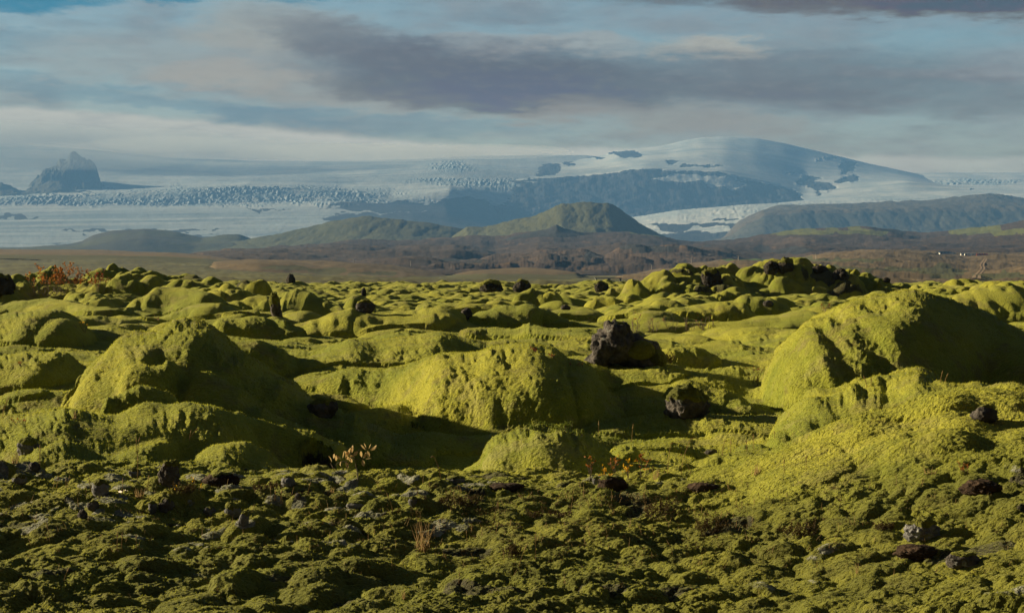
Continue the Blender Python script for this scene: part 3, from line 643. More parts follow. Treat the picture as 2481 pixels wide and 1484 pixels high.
def ice_material():
    m, w, b = prin('glacier_ice')
    P_ = w.new('ShaderNodeNewGeometry').outputs['Position']
    at = w.new('ShaderNodeAttribute', attribute_name='mask'); s = w.new('ShaderNodeSeparateColor'); w.l.new(at.outputs['Color'], s.inputs[0])
    n = w.noise(w.mapv(P_, scale=(1, .35, 1)), .0035, 8, .66); n2 = w.noise(w.mapv(P_, scale=(1, .5, 2)), .02, 6, .7)
    col = w.mix(w.sm(n, .38, .62), (.56, .64, .70), (.84, .87, .88))
    col = w.mix(w.m('MULTIPLY', w.m('MULTIPLY', s.outputs[1], 1), w.sm(n2, .42, .56)), col, (.40, .52, .60))
    n7 = w.noise(w.mapv(P_, scale=(.10, .9, 1)), .006, 8, .7); n8 = w.noise(P_, .07, 5, .7)
    col = w.mix(w.m('MULTIPLY', w.sm(n7, .50, .64), .55), col, (.34, .42, .50))
    n = w.m('ADD', w.m('MULTIPLY', n, .7), w.m('MULTIPLY', n8, .3))
    col = w.mix(w.m('MULTIPLY', s.outputs[2], w.sm(w.m('ADD', w.m('MULTIPLY', n, .5), w.m('MULTIPLY', n7, .5)), .40, .58, .25, .95)), col, (.22, .30, .38))
    rk = w.mix(w.sm(n2, .4, .65), (.035, .038, .045), (.075, .072, .072))
    rf = w.sm(w.m('ADD', s.outputs[0], w.m('ADD', w.m('MULTIPLY', w.m('SUBTRACT', n2, .5), 1.0), w.m('MULTIPLY', w.m('SUBTRACT', n, .5), .7))), .40, .58)
    col = w.mix(rf, col, rk); w.l.new(col, b.inputs['Base Color'])
    bump(w, b, w.m('ADD', w.m('MULTIPLY', n2, w.m('ADD', s.outputs[1], .12)), w.m('MULTIPLY', n, .2)), .6, 14)
    return m
ICE = ice_material()
LOW = land_material('lowland', ((.13, .115, .05), (.19, .16, .07), (.22, .18, .09)), .01, (1, .3, 1))
gv = [(-14900, 150, -9.5), (14900, 150, -9.5), (14900, 21900, -9.5), (-14900, 21900, -9.5)]
g = mesh_py('lowland', gv, [(0, 1, 2, 3)], LOW, smooth=False); tag(g, 'flat lowland below the hills', kind='structure')

# greenish heath behind the moss field, left, and its rising golden plateau
loft('heath_flat', [(210, [(-300, 700), (2800, 700)]), (420, [(-300, 676), (700, 680), (1600, 700), (2800, 702)]), (900, [(-300, 652), (600, 660), (1000, 678), (2800, 690)]), (1500, [(-300, 627), (0, 627), (300, 630), (500, 636), (640, 656), (800, 668), (2800, 672)])],
     700, 26, HEATHG, [(1.0, 70, 40, 501, False), (.5, 18, 14, 502, True)], label='greenish heath flat beyond the moss field', back=False)
loft('grass_plateau', [(1480, [(-300, 630), (0, 628), (300, 631), (500, 637), (600, 648), (650, 670)]), (1620, [(-300, 616), (0, 616), (250, 618), (400, 621), (500, 626), (600, 638), (650, 668)]), (2600, [(-300, 603), (0, 603.5), (250, 607), (400, 612), (500, 620), (600, 632), (650, 664)])],
     500, 14, STRAW, [(2.0, 160, 120, 511, False)], lambda X, Y, D, x, z: np.stack([.75*(D < 1640), 0*D, 0*D], -1), 'straw coloured plateau with a dark scarp at far left')  # first mask channel paints the scarp's shadow band as a darker colour
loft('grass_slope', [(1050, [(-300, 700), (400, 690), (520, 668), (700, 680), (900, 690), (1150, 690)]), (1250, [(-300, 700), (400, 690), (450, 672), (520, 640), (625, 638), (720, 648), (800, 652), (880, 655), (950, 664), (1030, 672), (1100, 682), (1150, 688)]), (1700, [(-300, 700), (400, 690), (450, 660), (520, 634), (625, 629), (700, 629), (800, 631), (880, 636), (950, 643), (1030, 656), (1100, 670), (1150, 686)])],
     500, 18, STRAW, [(1.6, 60, 90, 521, False)], lambda X, Y, D, x, z: np.stack([els(X, Y, [(690, 652, 60, 6), (790, 656, 50, 7), (900, 662, 60, 6), (1020, 674, 60, 6)], 15, 8)*.9, 0*D, 0*D], -1), 'straw coloured slope with scalloped shaded front')  # ellipses paint the shade of the scalloped front into the grass colour
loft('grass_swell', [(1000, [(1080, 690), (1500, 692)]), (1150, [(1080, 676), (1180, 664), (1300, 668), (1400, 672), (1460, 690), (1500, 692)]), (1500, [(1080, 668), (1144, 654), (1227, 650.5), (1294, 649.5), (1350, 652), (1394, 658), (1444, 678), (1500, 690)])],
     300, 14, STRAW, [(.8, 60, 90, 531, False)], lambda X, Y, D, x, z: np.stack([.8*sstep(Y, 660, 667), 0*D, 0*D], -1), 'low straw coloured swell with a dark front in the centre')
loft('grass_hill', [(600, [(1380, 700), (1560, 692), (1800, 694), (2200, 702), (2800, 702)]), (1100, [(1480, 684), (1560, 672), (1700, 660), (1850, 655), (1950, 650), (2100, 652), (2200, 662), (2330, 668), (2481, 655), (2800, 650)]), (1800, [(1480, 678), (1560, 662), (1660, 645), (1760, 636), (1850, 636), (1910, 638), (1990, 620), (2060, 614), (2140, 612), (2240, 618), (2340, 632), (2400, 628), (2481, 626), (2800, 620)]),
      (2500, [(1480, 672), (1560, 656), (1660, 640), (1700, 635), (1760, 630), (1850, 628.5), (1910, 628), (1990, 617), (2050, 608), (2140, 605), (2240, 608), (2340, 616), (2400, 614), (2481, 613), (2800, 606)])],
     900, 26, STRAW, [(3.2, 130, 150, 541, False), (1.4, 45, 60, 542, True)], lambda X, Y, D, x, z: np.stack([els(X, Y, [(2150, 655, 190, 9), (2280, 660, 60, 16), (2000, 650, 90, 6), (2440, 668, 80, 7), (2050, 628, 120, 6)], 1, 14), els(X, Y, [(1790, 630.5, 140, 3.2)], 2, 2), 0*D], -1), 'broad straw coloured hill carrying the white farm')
# brown heath hills
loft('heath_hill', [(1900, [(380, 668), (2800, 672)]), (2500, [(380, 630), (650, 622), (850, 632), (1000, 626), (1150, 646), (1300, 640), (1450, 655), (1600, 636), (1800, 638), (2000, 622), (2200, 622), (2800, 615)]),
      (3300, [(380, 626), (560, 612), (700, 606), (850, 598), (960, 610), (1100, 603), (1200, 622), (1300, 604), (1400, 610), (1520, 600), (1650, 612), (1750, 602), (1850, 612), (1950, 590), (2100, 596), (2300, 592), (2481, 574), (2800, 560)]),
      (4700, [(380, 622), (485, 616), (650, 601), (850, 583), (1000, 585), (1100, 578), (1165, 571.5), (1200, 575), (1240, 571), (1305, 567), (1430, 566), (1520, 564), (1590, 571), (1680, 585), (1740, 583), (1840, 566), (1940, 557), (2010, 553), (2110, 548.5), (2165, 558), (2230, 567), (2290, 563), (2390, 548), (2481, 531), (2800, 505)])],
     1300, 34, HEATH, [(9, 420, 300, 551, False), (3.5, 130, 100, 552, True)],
     lambda X, Y, D, x, z: np.stack([els(X, Y, [(2020, 562, 150, 9), (2400, 560, 110, 12), (1560, 572, 60, 5)], 3, 16), els(X, Y, [(1100, 628, 70, 9), (1250, 628, 60, 8), (1620, 601, 110, 4), (1900, 606, 70, 8), (1440, 640, 40, 6), (2180, 560, 60, 6)], 4, 14), 0*D], -1),  # second channel: valley shadows painted as dark patches
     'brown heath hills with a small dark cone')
loft('cone_hill', [(4150, [(1180, 600), (1500, 600)]), (4300, [(1180, 596), (1240, 578), (1300, 570), (1348, 562), (1400, 570), (1450, 578), (1500, 596)]), (4480, [(1180, 596), (1235, 574), (1275, 565), (1305, 559), (1330, 552), (1340, 547), (1348, 543.5), (1356, 547), (1368, 553), (1400, 560), (1440, 567), (1470, 576), (1500, 596)])],
     260, 16, HEATH, [(2, 90, 70, 557, True)], lambda X, Y, D, x, z: np.stack([0*D, .85+0*D, 0*D], -1), 'small dark cone on the brown heath hills', sw=5)
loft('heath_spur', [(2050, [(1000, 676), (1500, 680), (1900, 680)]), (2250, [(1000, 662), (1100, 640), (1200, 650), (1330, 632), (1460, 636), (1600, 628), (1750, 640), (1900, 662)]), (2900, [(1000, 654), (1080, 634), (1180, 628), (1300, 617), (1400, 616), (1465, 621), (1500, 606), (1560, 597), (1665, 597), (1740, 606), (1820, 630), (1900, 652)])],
     700, 24, HEATH, [(9, 240, 170, 561, False), (3.5, 70, 60, 562, True)], lambda X, Y, D, x, z: np.stack([0*D, els(X, Y, [(1600, 602, 110, 4), (1130, 640, 60, 5), (1430, 626, 30, 5)], 5, 10), 0*D], -1), 'brown spur with a flat terrace in front of the heath hills')  # dark ellipses are painted shade in the gullies and under the terrace edge
# green hills
loft('green_hill', [(5600, [(-100, 640), (1800, 640)]), (6100, [(-100, 608), (75, 602), (200, 594), (275, 580), (350, 576), (470, 592), (560, 588), (640, 604), (800, 640)]), (6700, [(-100, 602), (75, 598), (170, 590), (200, 583), (225, 569), (275, 557), (350, 553), (425, 561), (490, 577), (520, 572), (550, 568), (580, 568), (605, 577), (660, 600), (800, 640)])],
     400, 26, GREENH, [(4, 520, 400, 571, False), (1.2, 130, 160, 572, True)], lambda X, Y, D, x, z: np.stack([.45+0*D, 0*D, 0*D], -1), 'low blue green hill at left before the glacier')
loft('green_hill', [(5300, [(300, 640), (1300, 640)]), (5700, [(300, 628), (500, 612), (700, 598), (860, 580), (1000, 582), (1140, 600), (1300, 640)]), (6300, [(300, 620), (400, 608), (500, 598), (600, 578), (700, 560), (800, 536), (860, 524), (900, 522), (975, 530), (1050, 541), (1125, 553), (1145, 575), (1300, 640)])],
     520, 30, GREENH, [(3, 520, 400, 581, False), (3, 110, 420, 582, True)], None, 'long green hill with gullies, left of centre')
loft('crater_hill', [(5000, [(1050, 640), (1700, 640)]), (5350, [(1050, 620), (1250, 572), (1360, 552), (1480, 556), (1560, 580), (1650, 612), (1700, 640)]), (5900, [(1050, 600), (1130, 550), (1180, 547), (1240, 532), (1290, 523), (1330, 505), (1360, 492), (1400, 489), (1440, 488), (1475, 490.5), (1500, 503), (1530, 525), (1560, 545), (1600, 565), (1640, 590), (1700, 640)])],
     460, 34, GREENH, [(1, 520, 400, 591, False), (3, 90, 420, 592, True)], None, 'green flat topped crater hill in the centre')
loft('plateau_mountain', [(8600, [(1700, 640), (2800, 640)]), (9000, [(1700, 600), (1760, 590), (1850, 560), (2000, 560), (2800, 560)]), (9500, [(1700, 590), (1750, 578), (1800, 545), (1850, 518), (1940, 508), (2090, 506), (2240, 502), (2481, 500), (2800, 510)]),
      (10800, [(1700, 588), (1750, 574), (1790, 534), (1830, 517), (1850, 507), (1890, 498), (1940, 495), (2090, 491), (2240, 483), (2340, 473), (2390, 467), (2430, 470), (2481, 481), (2800, 520)])],
     560, 28, BLUEH, [(4, 700, 500, 601, False), (6, 150, 500, 602, True)], lambda X, Y, D, x, z: np.stack([.9*(D > 9400)+0*D, 0*D, 0*D], -1), 'dark plateau mountain at far right with a brown top')
# ice
def icemask(X, Y, D, x, z):
    rk = els(X, Y, [(1150, 545, 130, 60), (1000, 530, 240, 20), (1120, 510, 90, 40), (30, 525, 60, 5), (330, 560, 200, 6), (980, 500, 200, 10), (640, 505, 60, 3), (600, 590, 500, 14)], 6, 26)
    cr = np.maximum(els(X, Y, [(620, 466, 330, 16), (200, 484, 300, 14), (560, 486, 420, 12), (1090, 404, 60, 12), (1110, 440, 120, 9), (1200, 445, 100, 12)], 7, 14, lo=0., hi=1.9), .04)
    return np.stack([rk*.8, cr, .38+.55*sstep(Y, 498, 520)], -1)
loft('glacier', [(8200, [(-300, 640), (1700, 640)]), (9000, [(-300, 604), (300, 604), (900, 600), (1700, 600)]), (11000, [(-300, 540), (0, 540), (400, 535), (800, 528), (1000, 530), (1400, 595), (1700, 600)]), (12600, [(-300, 506), (0, 503), (300, 498), (600, 492), (800, 486), (950, 492), (1080, 500), (1200, 545), (1350, 600), (1700, 600)]),
      (12900, [(-300, 480), (0, 480), (150, 472), (300, 468), (420, 460), (600, 449), (700, 451), (830, 463), (950, 476), (1050, 466), (1090, 463), (1130, 480), (1190, 520), (1300, 590), (1700, 600)]), (14200, [(-300, 462), (0, 462), (150, 460), (300, 458), (420, 452), (600, 441), (720, 444), (830, 452), (1000, 446), (1170, 441), (1300, 440), (1700, 480)]),
      (16000, [(-300, 400), (0, 405), (250, 415), (400, 425), (560, 428), (740, 420), (900, 412), (1100, 400), (1300, 412), (1700, 440)]), (18000, [(-300, 340), (0, 345), (150, 356), (300, 370), (450, 382), (600, 388), (800, 391), (1000, 386), (1150, 378), (1300, 376), (1420, 378), (1700, 400)])],
     1700, 26, ICE, [(8, 1400, 700, 611, False), (1.5, 150, 60, 613, True), (9, 36, 40, 612, 3)], icemask, 'wide glacier with a broken icefall at left')
loft('nunatak', [(13300, [(-60, 480), (40, 470), (280, 470)]), (13900, [(-60, 462), (0, 441), (20, 447), (50, 462), (78, 459), (100, 446), (120, 436), (150, 437), (168, 457), (280, 475)])], 300, 20, BLUEH, [(12, 150, 150, 621, True)], None, 'low dark rock knolls at the far left of the ice')
loft('nunatak', [(13900, [(40, 485), (300, 485)]), (14250, [(40, 475), (80, 450), (100, 425), (135, 410), (200, 415), (232, 436), (250, 460), (300, 475)]), (14700, [(40, 475), (72, 450), (95, 425), (120, 408), (140, 399), (145, 384), (163, 381), (170, 368), (180, 365), (190, 370), (205, 386), (222, 398), (235, 415), (244, 450), (300, 475)])], 400, 22, BLUEH, [(38, 170, 150, 631, True)], None, 'dark rock peak rising from the ice at far left', sw=5)
loft('glacier_tongue', [(9400, [(1480, 640), (2800, 600)]), (10000, [(1480, 592), (1700, 588), (1900, 562), (2800, 540)]), (11800, [(1480, 534), (1545, 525.5), (1640, 509), (1800, 496), (1900, 493), (2000, 492), (2800, 490)]),
      (14000, [(1480, 532), (1600, 520), (1800, 500), (1950, 484), (2100, 470), (2300, 460), (2800, 455)]), (18000, [(1480, 530), (1800, 490), (2000, 440), (2120, 424), (2200, 419.5), (2300, 418), (2481, 418), (2800, 421)])],
     600, 26, ICE, [(5, 900, 600, 641, False), (8, 45, 50, 642, 3)], lambda X, Y, D, x, z: np.stack([els(X, Y, [(1640, 552, 40, 10), (1700, 545, 120, 4), (1720, 575, 150, 12), (1760, 530, 60, 3)], 8, 14), np.maximum(.35*(D < 13000), els(X, Y, [(2350, 440, 130, 7)], 9, 8)), 0*D], -1), 'pale glacier tongue coming down at right')
DOMET = [(1270, 430), (1285, 412), (1300, 398), (1330, 389), (1390, 386), (1430, 380), (1470, 372), (1500, 362), (1560, 357), (1620, 349), (1660, 339), (1700, 333), (1760, 331), (1830, 336), (1900, 349), (2000, 373), (2100, 397), (2180, 414), (2300, 440)]
def domemask(X, Y, D, x, z):
    cl = np.interp(X, [1000, 1125, 1170, 1200, 1270, 1400, 1500, 1560, 1620, 1750, 1800, 1860, 1920, 1960, 2200], [560, 500, 462, 443, 433, 427, 417, 409, 416, 418, 436, 446, 456, 495, 495])
    band = sstep(Y - cl + 3*fbm(X*.03, Y*.1, 77, 3), -2, 3)
    soft = els(X, Y, [(1690, 436, 120, 9), (1760, 448, 60, 8)], 12, 18)*.75
    rk = np.maximum(band*(1-soft), els(X, Y, [(1322, 408, 44, 17), (1385, 396, 14, 6), (1445, 380, 22, 4), (1510, 371, 32, 6), (1540, 373, 12, 5), (1630, 392, 14, 4.5), (1700, 402, 60, 3), (1960, 436, 26, 16), (2050, 405, 20, 14), (2060, 432, 26, 12), (2020, 388, 60, 3), (1990, 455, 40, 14), (2090, 446, 14, 8), (1930, 415, 20, 6)], 10, 16))
    rk = np.where((X > 1925), np.minimum(rk, els(X, Y, [(1950, 440, 40, 22), (2050, 405, 20, 16), (2050, 435, 36, 14), (2000, 455, 50, 12), (2020, 386, 50, 3), (1900, 470, 90, 30)], 11, 20)), rk)
    return np.stack([rk, .05+0*D, 0*D], -1)
loft('dome_mountain', [(12400, [(1000, 600), (2350, 600)]), (13300, [(1000, 590), (1080, 560), (1125, 520), (1200, 500), (1400, 510), (1700, 520), (1900, 508), (2000, 490), (2350, 470)]),
      (14300, [(1000, 585), (1080, 545), (1110, 515), (1130, 498), (1170, 462), (1200, 444), (1270, 433), (1400, 427), (1500, 417), (1560, 408), (1620, 412), (1750, 420), (1850, 440), (1950, 462), (2100, 450), (2200, 440), (2350, 455)]),
      (17500, [(1000, 580), (1090, 540), (1140, 495), (1200, 446), (1250, 434)] + DOMET + [(2350, 450)])],
     1100, 40, ICE, [(14, 2600, 1500, 651, False), (12, 160, 220, 652, 2)], domemask, 'snow domed mountain with dark cliffs', sw=44)
print('far land', time.time()-T0)
# ------------------------------------------------------------------ rocks
import bmesh, random
def ico(n):
    bm = bmesh.new(); bmesh.ops.create_icosphere(bm, subdivisions=n, radius=1); bm.verts.ensure_lookup_table()
    V = np.array([v.co[:] for v in bm.verts]); Fc = np.array([[v.index for v in f.verts] for f in bm.faces]); bm.free(); return V, Fc
ICO = {n: ico(n) for n in (3, 4, 5)}
def rough(V, seed, a1=.22, a2=.12, a3=.05, f=1.3):
    o = seed*7.31; Q = V+o
    r = 1 + a1*p3(Q, f, seed) + a2*(np.abs(p3(Q, f*2.6, seed+20))*2-.6) + a3*(np.abs(p3(Q, f*7, seed+40))*2-.6)
    return r
ROCKS = []
def rock(label, px, py, w, h, seed, mat, name='lava_rock', cat='rock', depth=.8, n=4, cap=None, group=None, lean=0, sink=.40, amp=1.):
    """w, h: width and height in picture units; py: foot"""
    b = hit(px, py); s = 1/ppm(b.y)*(.88 if py > 1060 else 1); W, H = w*s/2, h*s
    V, Fc = ICO[n]; r = rough(V, seed, .22*amp, .13*amp, .06*amp); Vr = V*r[:, None]
    Vr = Vr*np.array([W, W*depth, H/2*(1+sink)])
    Vr[:, 2] += H/2*(1-sink); Vr[:, 0] += lean*Vr[:, 2]
    o = mesh_np(name, Vr, Fc, mat); o.location = b; o.rotation_euler = (0, 0, 0)
    tag(o, label, cat, group)
    if cap is not None:
        nz = np.array(V)[Fc].mean(1); q = Vr[Fc].mean(1)
        sel = nz[:, 2] + .35*p3(q/max(W, .01), 1.5, seed+5) > cap
        if sel.sum() > 20:
            f = Fc[sel]; u, inv = np.unique(f, return_inverse=True); inv = inv.reshape(-1, 3)
            # thickness fades at the border so that it closes on the rock
            cnt = np.zeros(len(u)); tot = np.bincount(Fc.ravel(), minlength=len(V))[u]; cnt = np.bincount(inv.ravel(), minlength=len(u))
            th = np.where(cnt < tot, -.03, .10)*min(W, H)
            vv = Vr[u] + V[u]*th[:, None]*(1+.4*p3(Vr[u]/max(W, .01), 6, seed+9))[:, None]
            mesh_np('moss_cap', vv, inv, MOSS, {'mask': np.zeros((len(vv), 3))+np.array([0, .25, 1.])}, parent=o)
    return o
def blobrock(label, lumps, base, mat, seed, n=5, name='lava_rock', a=(.10, .10, .07)):
    """star shaped union of lumps (x, y, z, rx, ry, rz) in metres about the centre"""
    V, Fc = ICO[n]; c0 = np.array(lumps[0][:3]); R = np.full(len(V), .05)
    for l in lumps:
        c = np.array(l[:3])-c0; rad = np.array(l[3:]); d = V/rad; cc = c/rad
        B = (d*cc).sum(1); A = (d*d).sum(1); D = B*B-A*((cc*cc).sum()-1); t = np.where(D > 0, (B+np.sqrt(np.maximum(D, 0)))/A, 0)
        R = np.maximum(R, t)
    P_ = V*R[:, None]
    dsp = a[0]*p3(P_+seed, 3.2, seed) + a[1]*(np.abs(p3(P_+seed, 6.5, seed+3))*2-.55) + a[2]*(np.abs(p3(P_+seed, 17, seed+6))*2-.55)
    P_ = P_ + V*(dsp*.7)[:, None] + c0
    o = mesh_np(name, P_, Fc, mat); o.location = base; tag(o, label, 'rock'); return o
# the big dark boulder with its moss cushions
b = hit(1505, 886); u = 1/ppm(b.y)
big = blobrock('big dark lava boulder spotted with pale lichen, standing alone in the sunlit moss', [(-10*u, 0, 45*u, 52*u, .36, 42*u), (-48*u, 0, 40*u, 26*u, .3, 46*u), (-15*u, .02, 72*u, 36*u, .3, 36*u), (28*u, .05, 38*u, 46*u, .32, 38*u), (62*u, .05, 30*u, 26*u, .26, 32*u), (-60*u, -.02, 10*u, 26*u, .26, 24*u), (60*u, 0, 5*u, 40*u, .3, 24*u)], b, LAVA, 3, a=(.05, .07, .045))
def cushion(parent, x, y, z, rx, ry, rz, seed, name='moss_cushion'):
    V, Fc = ICO[4]; Vr = V*rough(V, seed, .10, .05, .03)[:, None]*np.array([rx, ry, rz]) + np.array([x, y, z])
    return mesh_np(name, Vr, Fc, MOSS, {'mask': np.zeros((len(Vr), 3))+np.array([0, 0, 1.])}, parent=parent)
cushion(big, 42*u, -.20, 38*u, 36*u, .18, 24*u, 4); cushion(big, 82*u, -.08, 12*u, 26*u, .22, 28*u, 5); cushion(big, -12*u, .06, 96*u, 26*u, .18, 12*u, 6)
R = [
 ('dark rock speckled with pale lichen, half sunk in the moss hollow below the big boulder', 1662, 1006, 104, 70, 11, LAVA, dict(cap=.35, n=5)),
 ('dark stone showing under the moss cushion by the long left flank', 785, 1004, 70, 36, 12, LAVA, dict(cap=.55)),
 ('bare dark rock face on the small round moss dome', 884, 757, 44, 30, 13, LAVA, {}),
 ('narrow upright rock pillar with a mossy head beside a tall moss mound', 668, 766, 26, 56, 14, LAVA, dict(cap=.2, lean=-.15)),
 ('thin black rock spike just behind the small round moss dome', 881, 716, 12, 20, 15, FARLAVA, dict(n=3)),
 ('black mushroom shaped rock alone on the left centre skyline', 703, 686, 24, 22, 16, FARLAVA, dict(n=3)),
 ('black flat rock on the skyline left of the picture centre', 985, 676, 28, 14, 17, FARLAVA, dict(n=3)),
 ('left one of two black boulders in the far moss field', 1190, 707, 54, 28, 18, FARLAVA, dict(cap=.45)),
 ('right one of two black boulders in the far moss field', 1262, 706, 44, 28, 19, FARLAVA, dict(cap=.6)),
 ('dark boulder in the far field where the skyline rise begins', 1456, 706, 36, 22, 20, FARLAVA, dict(cap=.6)),
 ('black rounded boulder cut by the left picture edge', 4, 716, 56, 42, 21, FARLAVA, dict(cap=.75)),
 ('small dark boulder on the skyline at the far left edge', 2, 668, 22, 22, 22, FARLAVA, dict(n=3)),
 ('tall black rock face under a moss cap, left part of the skyline rise', 1724, 694, 50, 42, 23, FARLAVA, dict(cap=.55)),
 ('black rock near the top of the skyline rise, left of the highest one', 1870, 666, 42, 26, 24, FARLAVA, dict()),
 ('highest rock on the skyline rise, rounded and mossy', 1903, 656, 42, 28, 25, FARLAVA, dict(cap=.5)),
 ('flat black rock on the skyline rise, just right of the highest rock', 1985, 662, 36, 15, 26, FARLAVA, {}),
 ('jagged black rock at the right shoulder of the skyline rise', 2036, 672, 36, 20, 27, FARLAVA, {}),
 ('small round black rock low on the right shoulder of the skyline rise', 2045, 682, 24, 18, 28, FARLAVA, dict(n=3)),
 ('lone dark knob at the right end of the skyline rise', 2146, 684, 18, 12, 29, FARLAVA, dict(n=3)),
 ('dark broken rock between the flat moss swell and the domed central mound', 1128, 770, 26, 22, 30, LAVA, dict(n=3)),
 ('small dark rock in the midfield moss behind the small pointed mound', 1370, 750, 24, 13, 31, LAVA, dict(n=3)),
 ('dark stone low in the moss field below the middle of the skyline rise', 1860, 742, 26, 13, 32, LAVA, dict(n=3)),
 ('upright dark lichen covered slab in the front left rubble', 404, 1172, 58, 62, 33, LAVA, dict(lean=.12, n=5)),
 ('low brown rock under the moss shelf, front left', 535, 1176, 100, 36, 34, BROWN, dict(cap=.8)),
 ('grey ridged stones showing through moss near the left edge', 68, 1096, 62, 40, 35, GREY, {}),
 ('brown grey stone in the gap by the small grass tuft, far left', 82, 1138, 30, 22, 36, LAVA, {}),
 ('grey lichen cushion rock at the left edge of the front ground', 46, 1168, 44, 22, 37, GREY, dict(amp=.5)),
 ('smooth grey fuzzy boulder beside the moss lump in the front left rubble', 243, 1196, 48, 38, 38, GREY, dict(amp=.4, n=5)),
 ('grey stone above the tall dry stalk in the front left rubble', 326, 1152, 32, 20, 39, GREY, {}),
 ('dark stone with a mossy hood, right of the pointed hummock', 402, 1234, 42, 32, 40, LAVA, dict(cap=.55)),
 ('narrow grey stone touching the right side of the pointed hummock', 369, 1242, 24, 28, 41, GREY, {}),
 ('flattish grey stone in the middle of the front left rubble', 504, 1248, 36, 20, 42, GREY, dict(cap=.8)),
 ('mossy topped grey stone, largest of the right part of the front left rubble', 561, 1248, 44, 32, 43, GREY, dict(cap=.4)),
 ('steep grey stone leaning on a mossy cushion, right end of the front left rubble', 588, 1270, 30, 36, 44, GREY, dict(lean=.2)),
 ('pale crusted stone on the front ledge below the dark brown hollow', 698, 1176, 38, 26, 45, GREY, dict(cap=.7)),
 ('little round dark stone just below the pale crusted one', 720, 1206, 18, 14, 46, LAVA, dict(n=3)),
 ('small pair of dark lumps left of the pointed hummock', 226, 1232, 34, 22, 47, LAVA, dict(cap=.7)),
 ('dark round stone below the lumps left of the pointed hummock', 200, 1252, 26, 20, 48, LAVA, {}),
 ('dark rock lying in the black hollow at right', 2385, 1016, 64, 30, 49, LAVA, {}),
 ('pile of pale grey lichen in the lower right moss', 2232, 1302, 86, 52, 50, GREY, dict(amp=1.3, n=5)),
 ('long dark slab in the lower right, right of the brown roots', 2330, 1368, 86, 32, 51, LAVA, {}),
 ('bare brown bank under the orange leaved clump at right', 2378, 1192, 110, 34, 52, BROWN, dict(n=5)),
 ('dark brown rooty bank below the pale lichen pile', 2215, 1352, 120, 30, 53, BROWN, dict(n=5)),
 ('brown earthy patch at the foot of the pale moss toe', 1700, 1188, 84, 22, 54, BROWN, {}),
 ('thin brown bank on the front ledge below the smooth dome', 1222, 1184, 96, 16, 55, BROWN, {}),
 ('brown rock under the orange leaved sprigs', 1482, 1184, 84, 34, 56, BROWN, dict(cap=.8)),
 ('pale round lichen ball left of the brown rock under the orange sprigs', 1443, 1170, 22, 18, 57, GREY, dict(amp=.4)),
 ('grey flat stone on the ledge, left foot of the smooth dome', 1100, 1168, 54, 16, 58, GREY, {}),
 ('dark grey knob among the ledge moss right of the leafy twig', 1000, 1222, 28, 20, 59, GREY, dict(n=3)),
 ('flat tan stone in the front moss below the leafy twig', 862, 1230, 62, 20, 60, GREY, dict(amp=.5)),
 ('dark stone in the shaded dip right of the tall bent grass stalk', 1722, 1100, 36, 14, 61, LAVA, dict(n=3)),
]
for (lab, px, py, w, h, sd, mt, kw) in R:
    if mt is GREY and 'cap' not in kw and py > 1060: kw['cap'] = .45
    if mt is LAVA and 'cap' not in kw and w > 30: kw['cap'] = .7
    rock(lab, px, py, w, h, sd, mt, **kw)

# ------------------------------------------------------------------ plants
BARK = plain('twig_bark', (.10, .075, .06)); PALEB = plain('pale_twig', (.20, .16, .13)); DRY = plain('dry_grass', (.34, .23, .10), .8, .3)
ORL = plain('orange_leaf', (.30, .115, .020), .6, .45); YEL = plain('yellow_leaf', (.62, .36, .02), .6, .45); PALEL = plain('pale_leaf', (.50, .36, .17), .7, .35, .45)
HEA = plain('heath_leaf', (.085, .060, .020), .8, .2, .5); GRL = plain('shrub_leaf', (.15, .19, .03), .7, .3, .4); RDL = plain('red_leaf', (.26, .06, .02), .7, .3, .5)
class MB:
    def __init__(s): s.V = []; s.F = []
    def tube(s, pts, r0, r1, k=4):
        n = len(pts); b0 = len(s.V)
        for i, p in enumerate(pts):
            d = (pts[min(i+1, n-1)]-pts[max(i-1, 0)]).normalized(); a = d.orthogonal().normalized(); b = d.cross(a); r = r0+(r1-r0)*i/(n-1)
            for j in range(k):
                t = 2*math.pi*j/k; s.V.append(p+(a*math.cos(t)+b*math.sin(t))*r)
        for i in range(n-1):
            for j in range(k): s.F.append((b0+i*k+j, b0+i*k+(j+1) % k, b0+(i+1)*k+(j+1) % k, b0+(i+1)*k+j))
    def leaf(s, p, d, L, W, rnd):
        d = d.normalized(); a = d.cross(Vector((rnd.uniform(-1, 1), rnd.uniform(-1, 1), rnd.uniform(-1, 1)))).normalized(); up = a.cross(d)
        b = len(s.V); prof = ((0, .08), (.3, .8), (.6, 1), (.85, .6), (1, .03)); cu = rnd.uniform(-.25, .35)
        for t, w in prof:
            c = p+d*(t*L)+up*(cu*L*t*t)
            s.V += [c-a*(W*w/2)+up*(W*.12*w), c, c+a*(W*w/2)+up*(W*.12*w)]
        for i in range(4):
            for j in (0, 1): s.F.append((b+i*3+j, b+i*3+j+1, b+i*3+j+4, b+i*3+j+3))
    def build(s, name, mat, parent=None, smooth=True):
        return mesh_py(name, s.V, s.F, mat, parent, smooth) if s.V else None
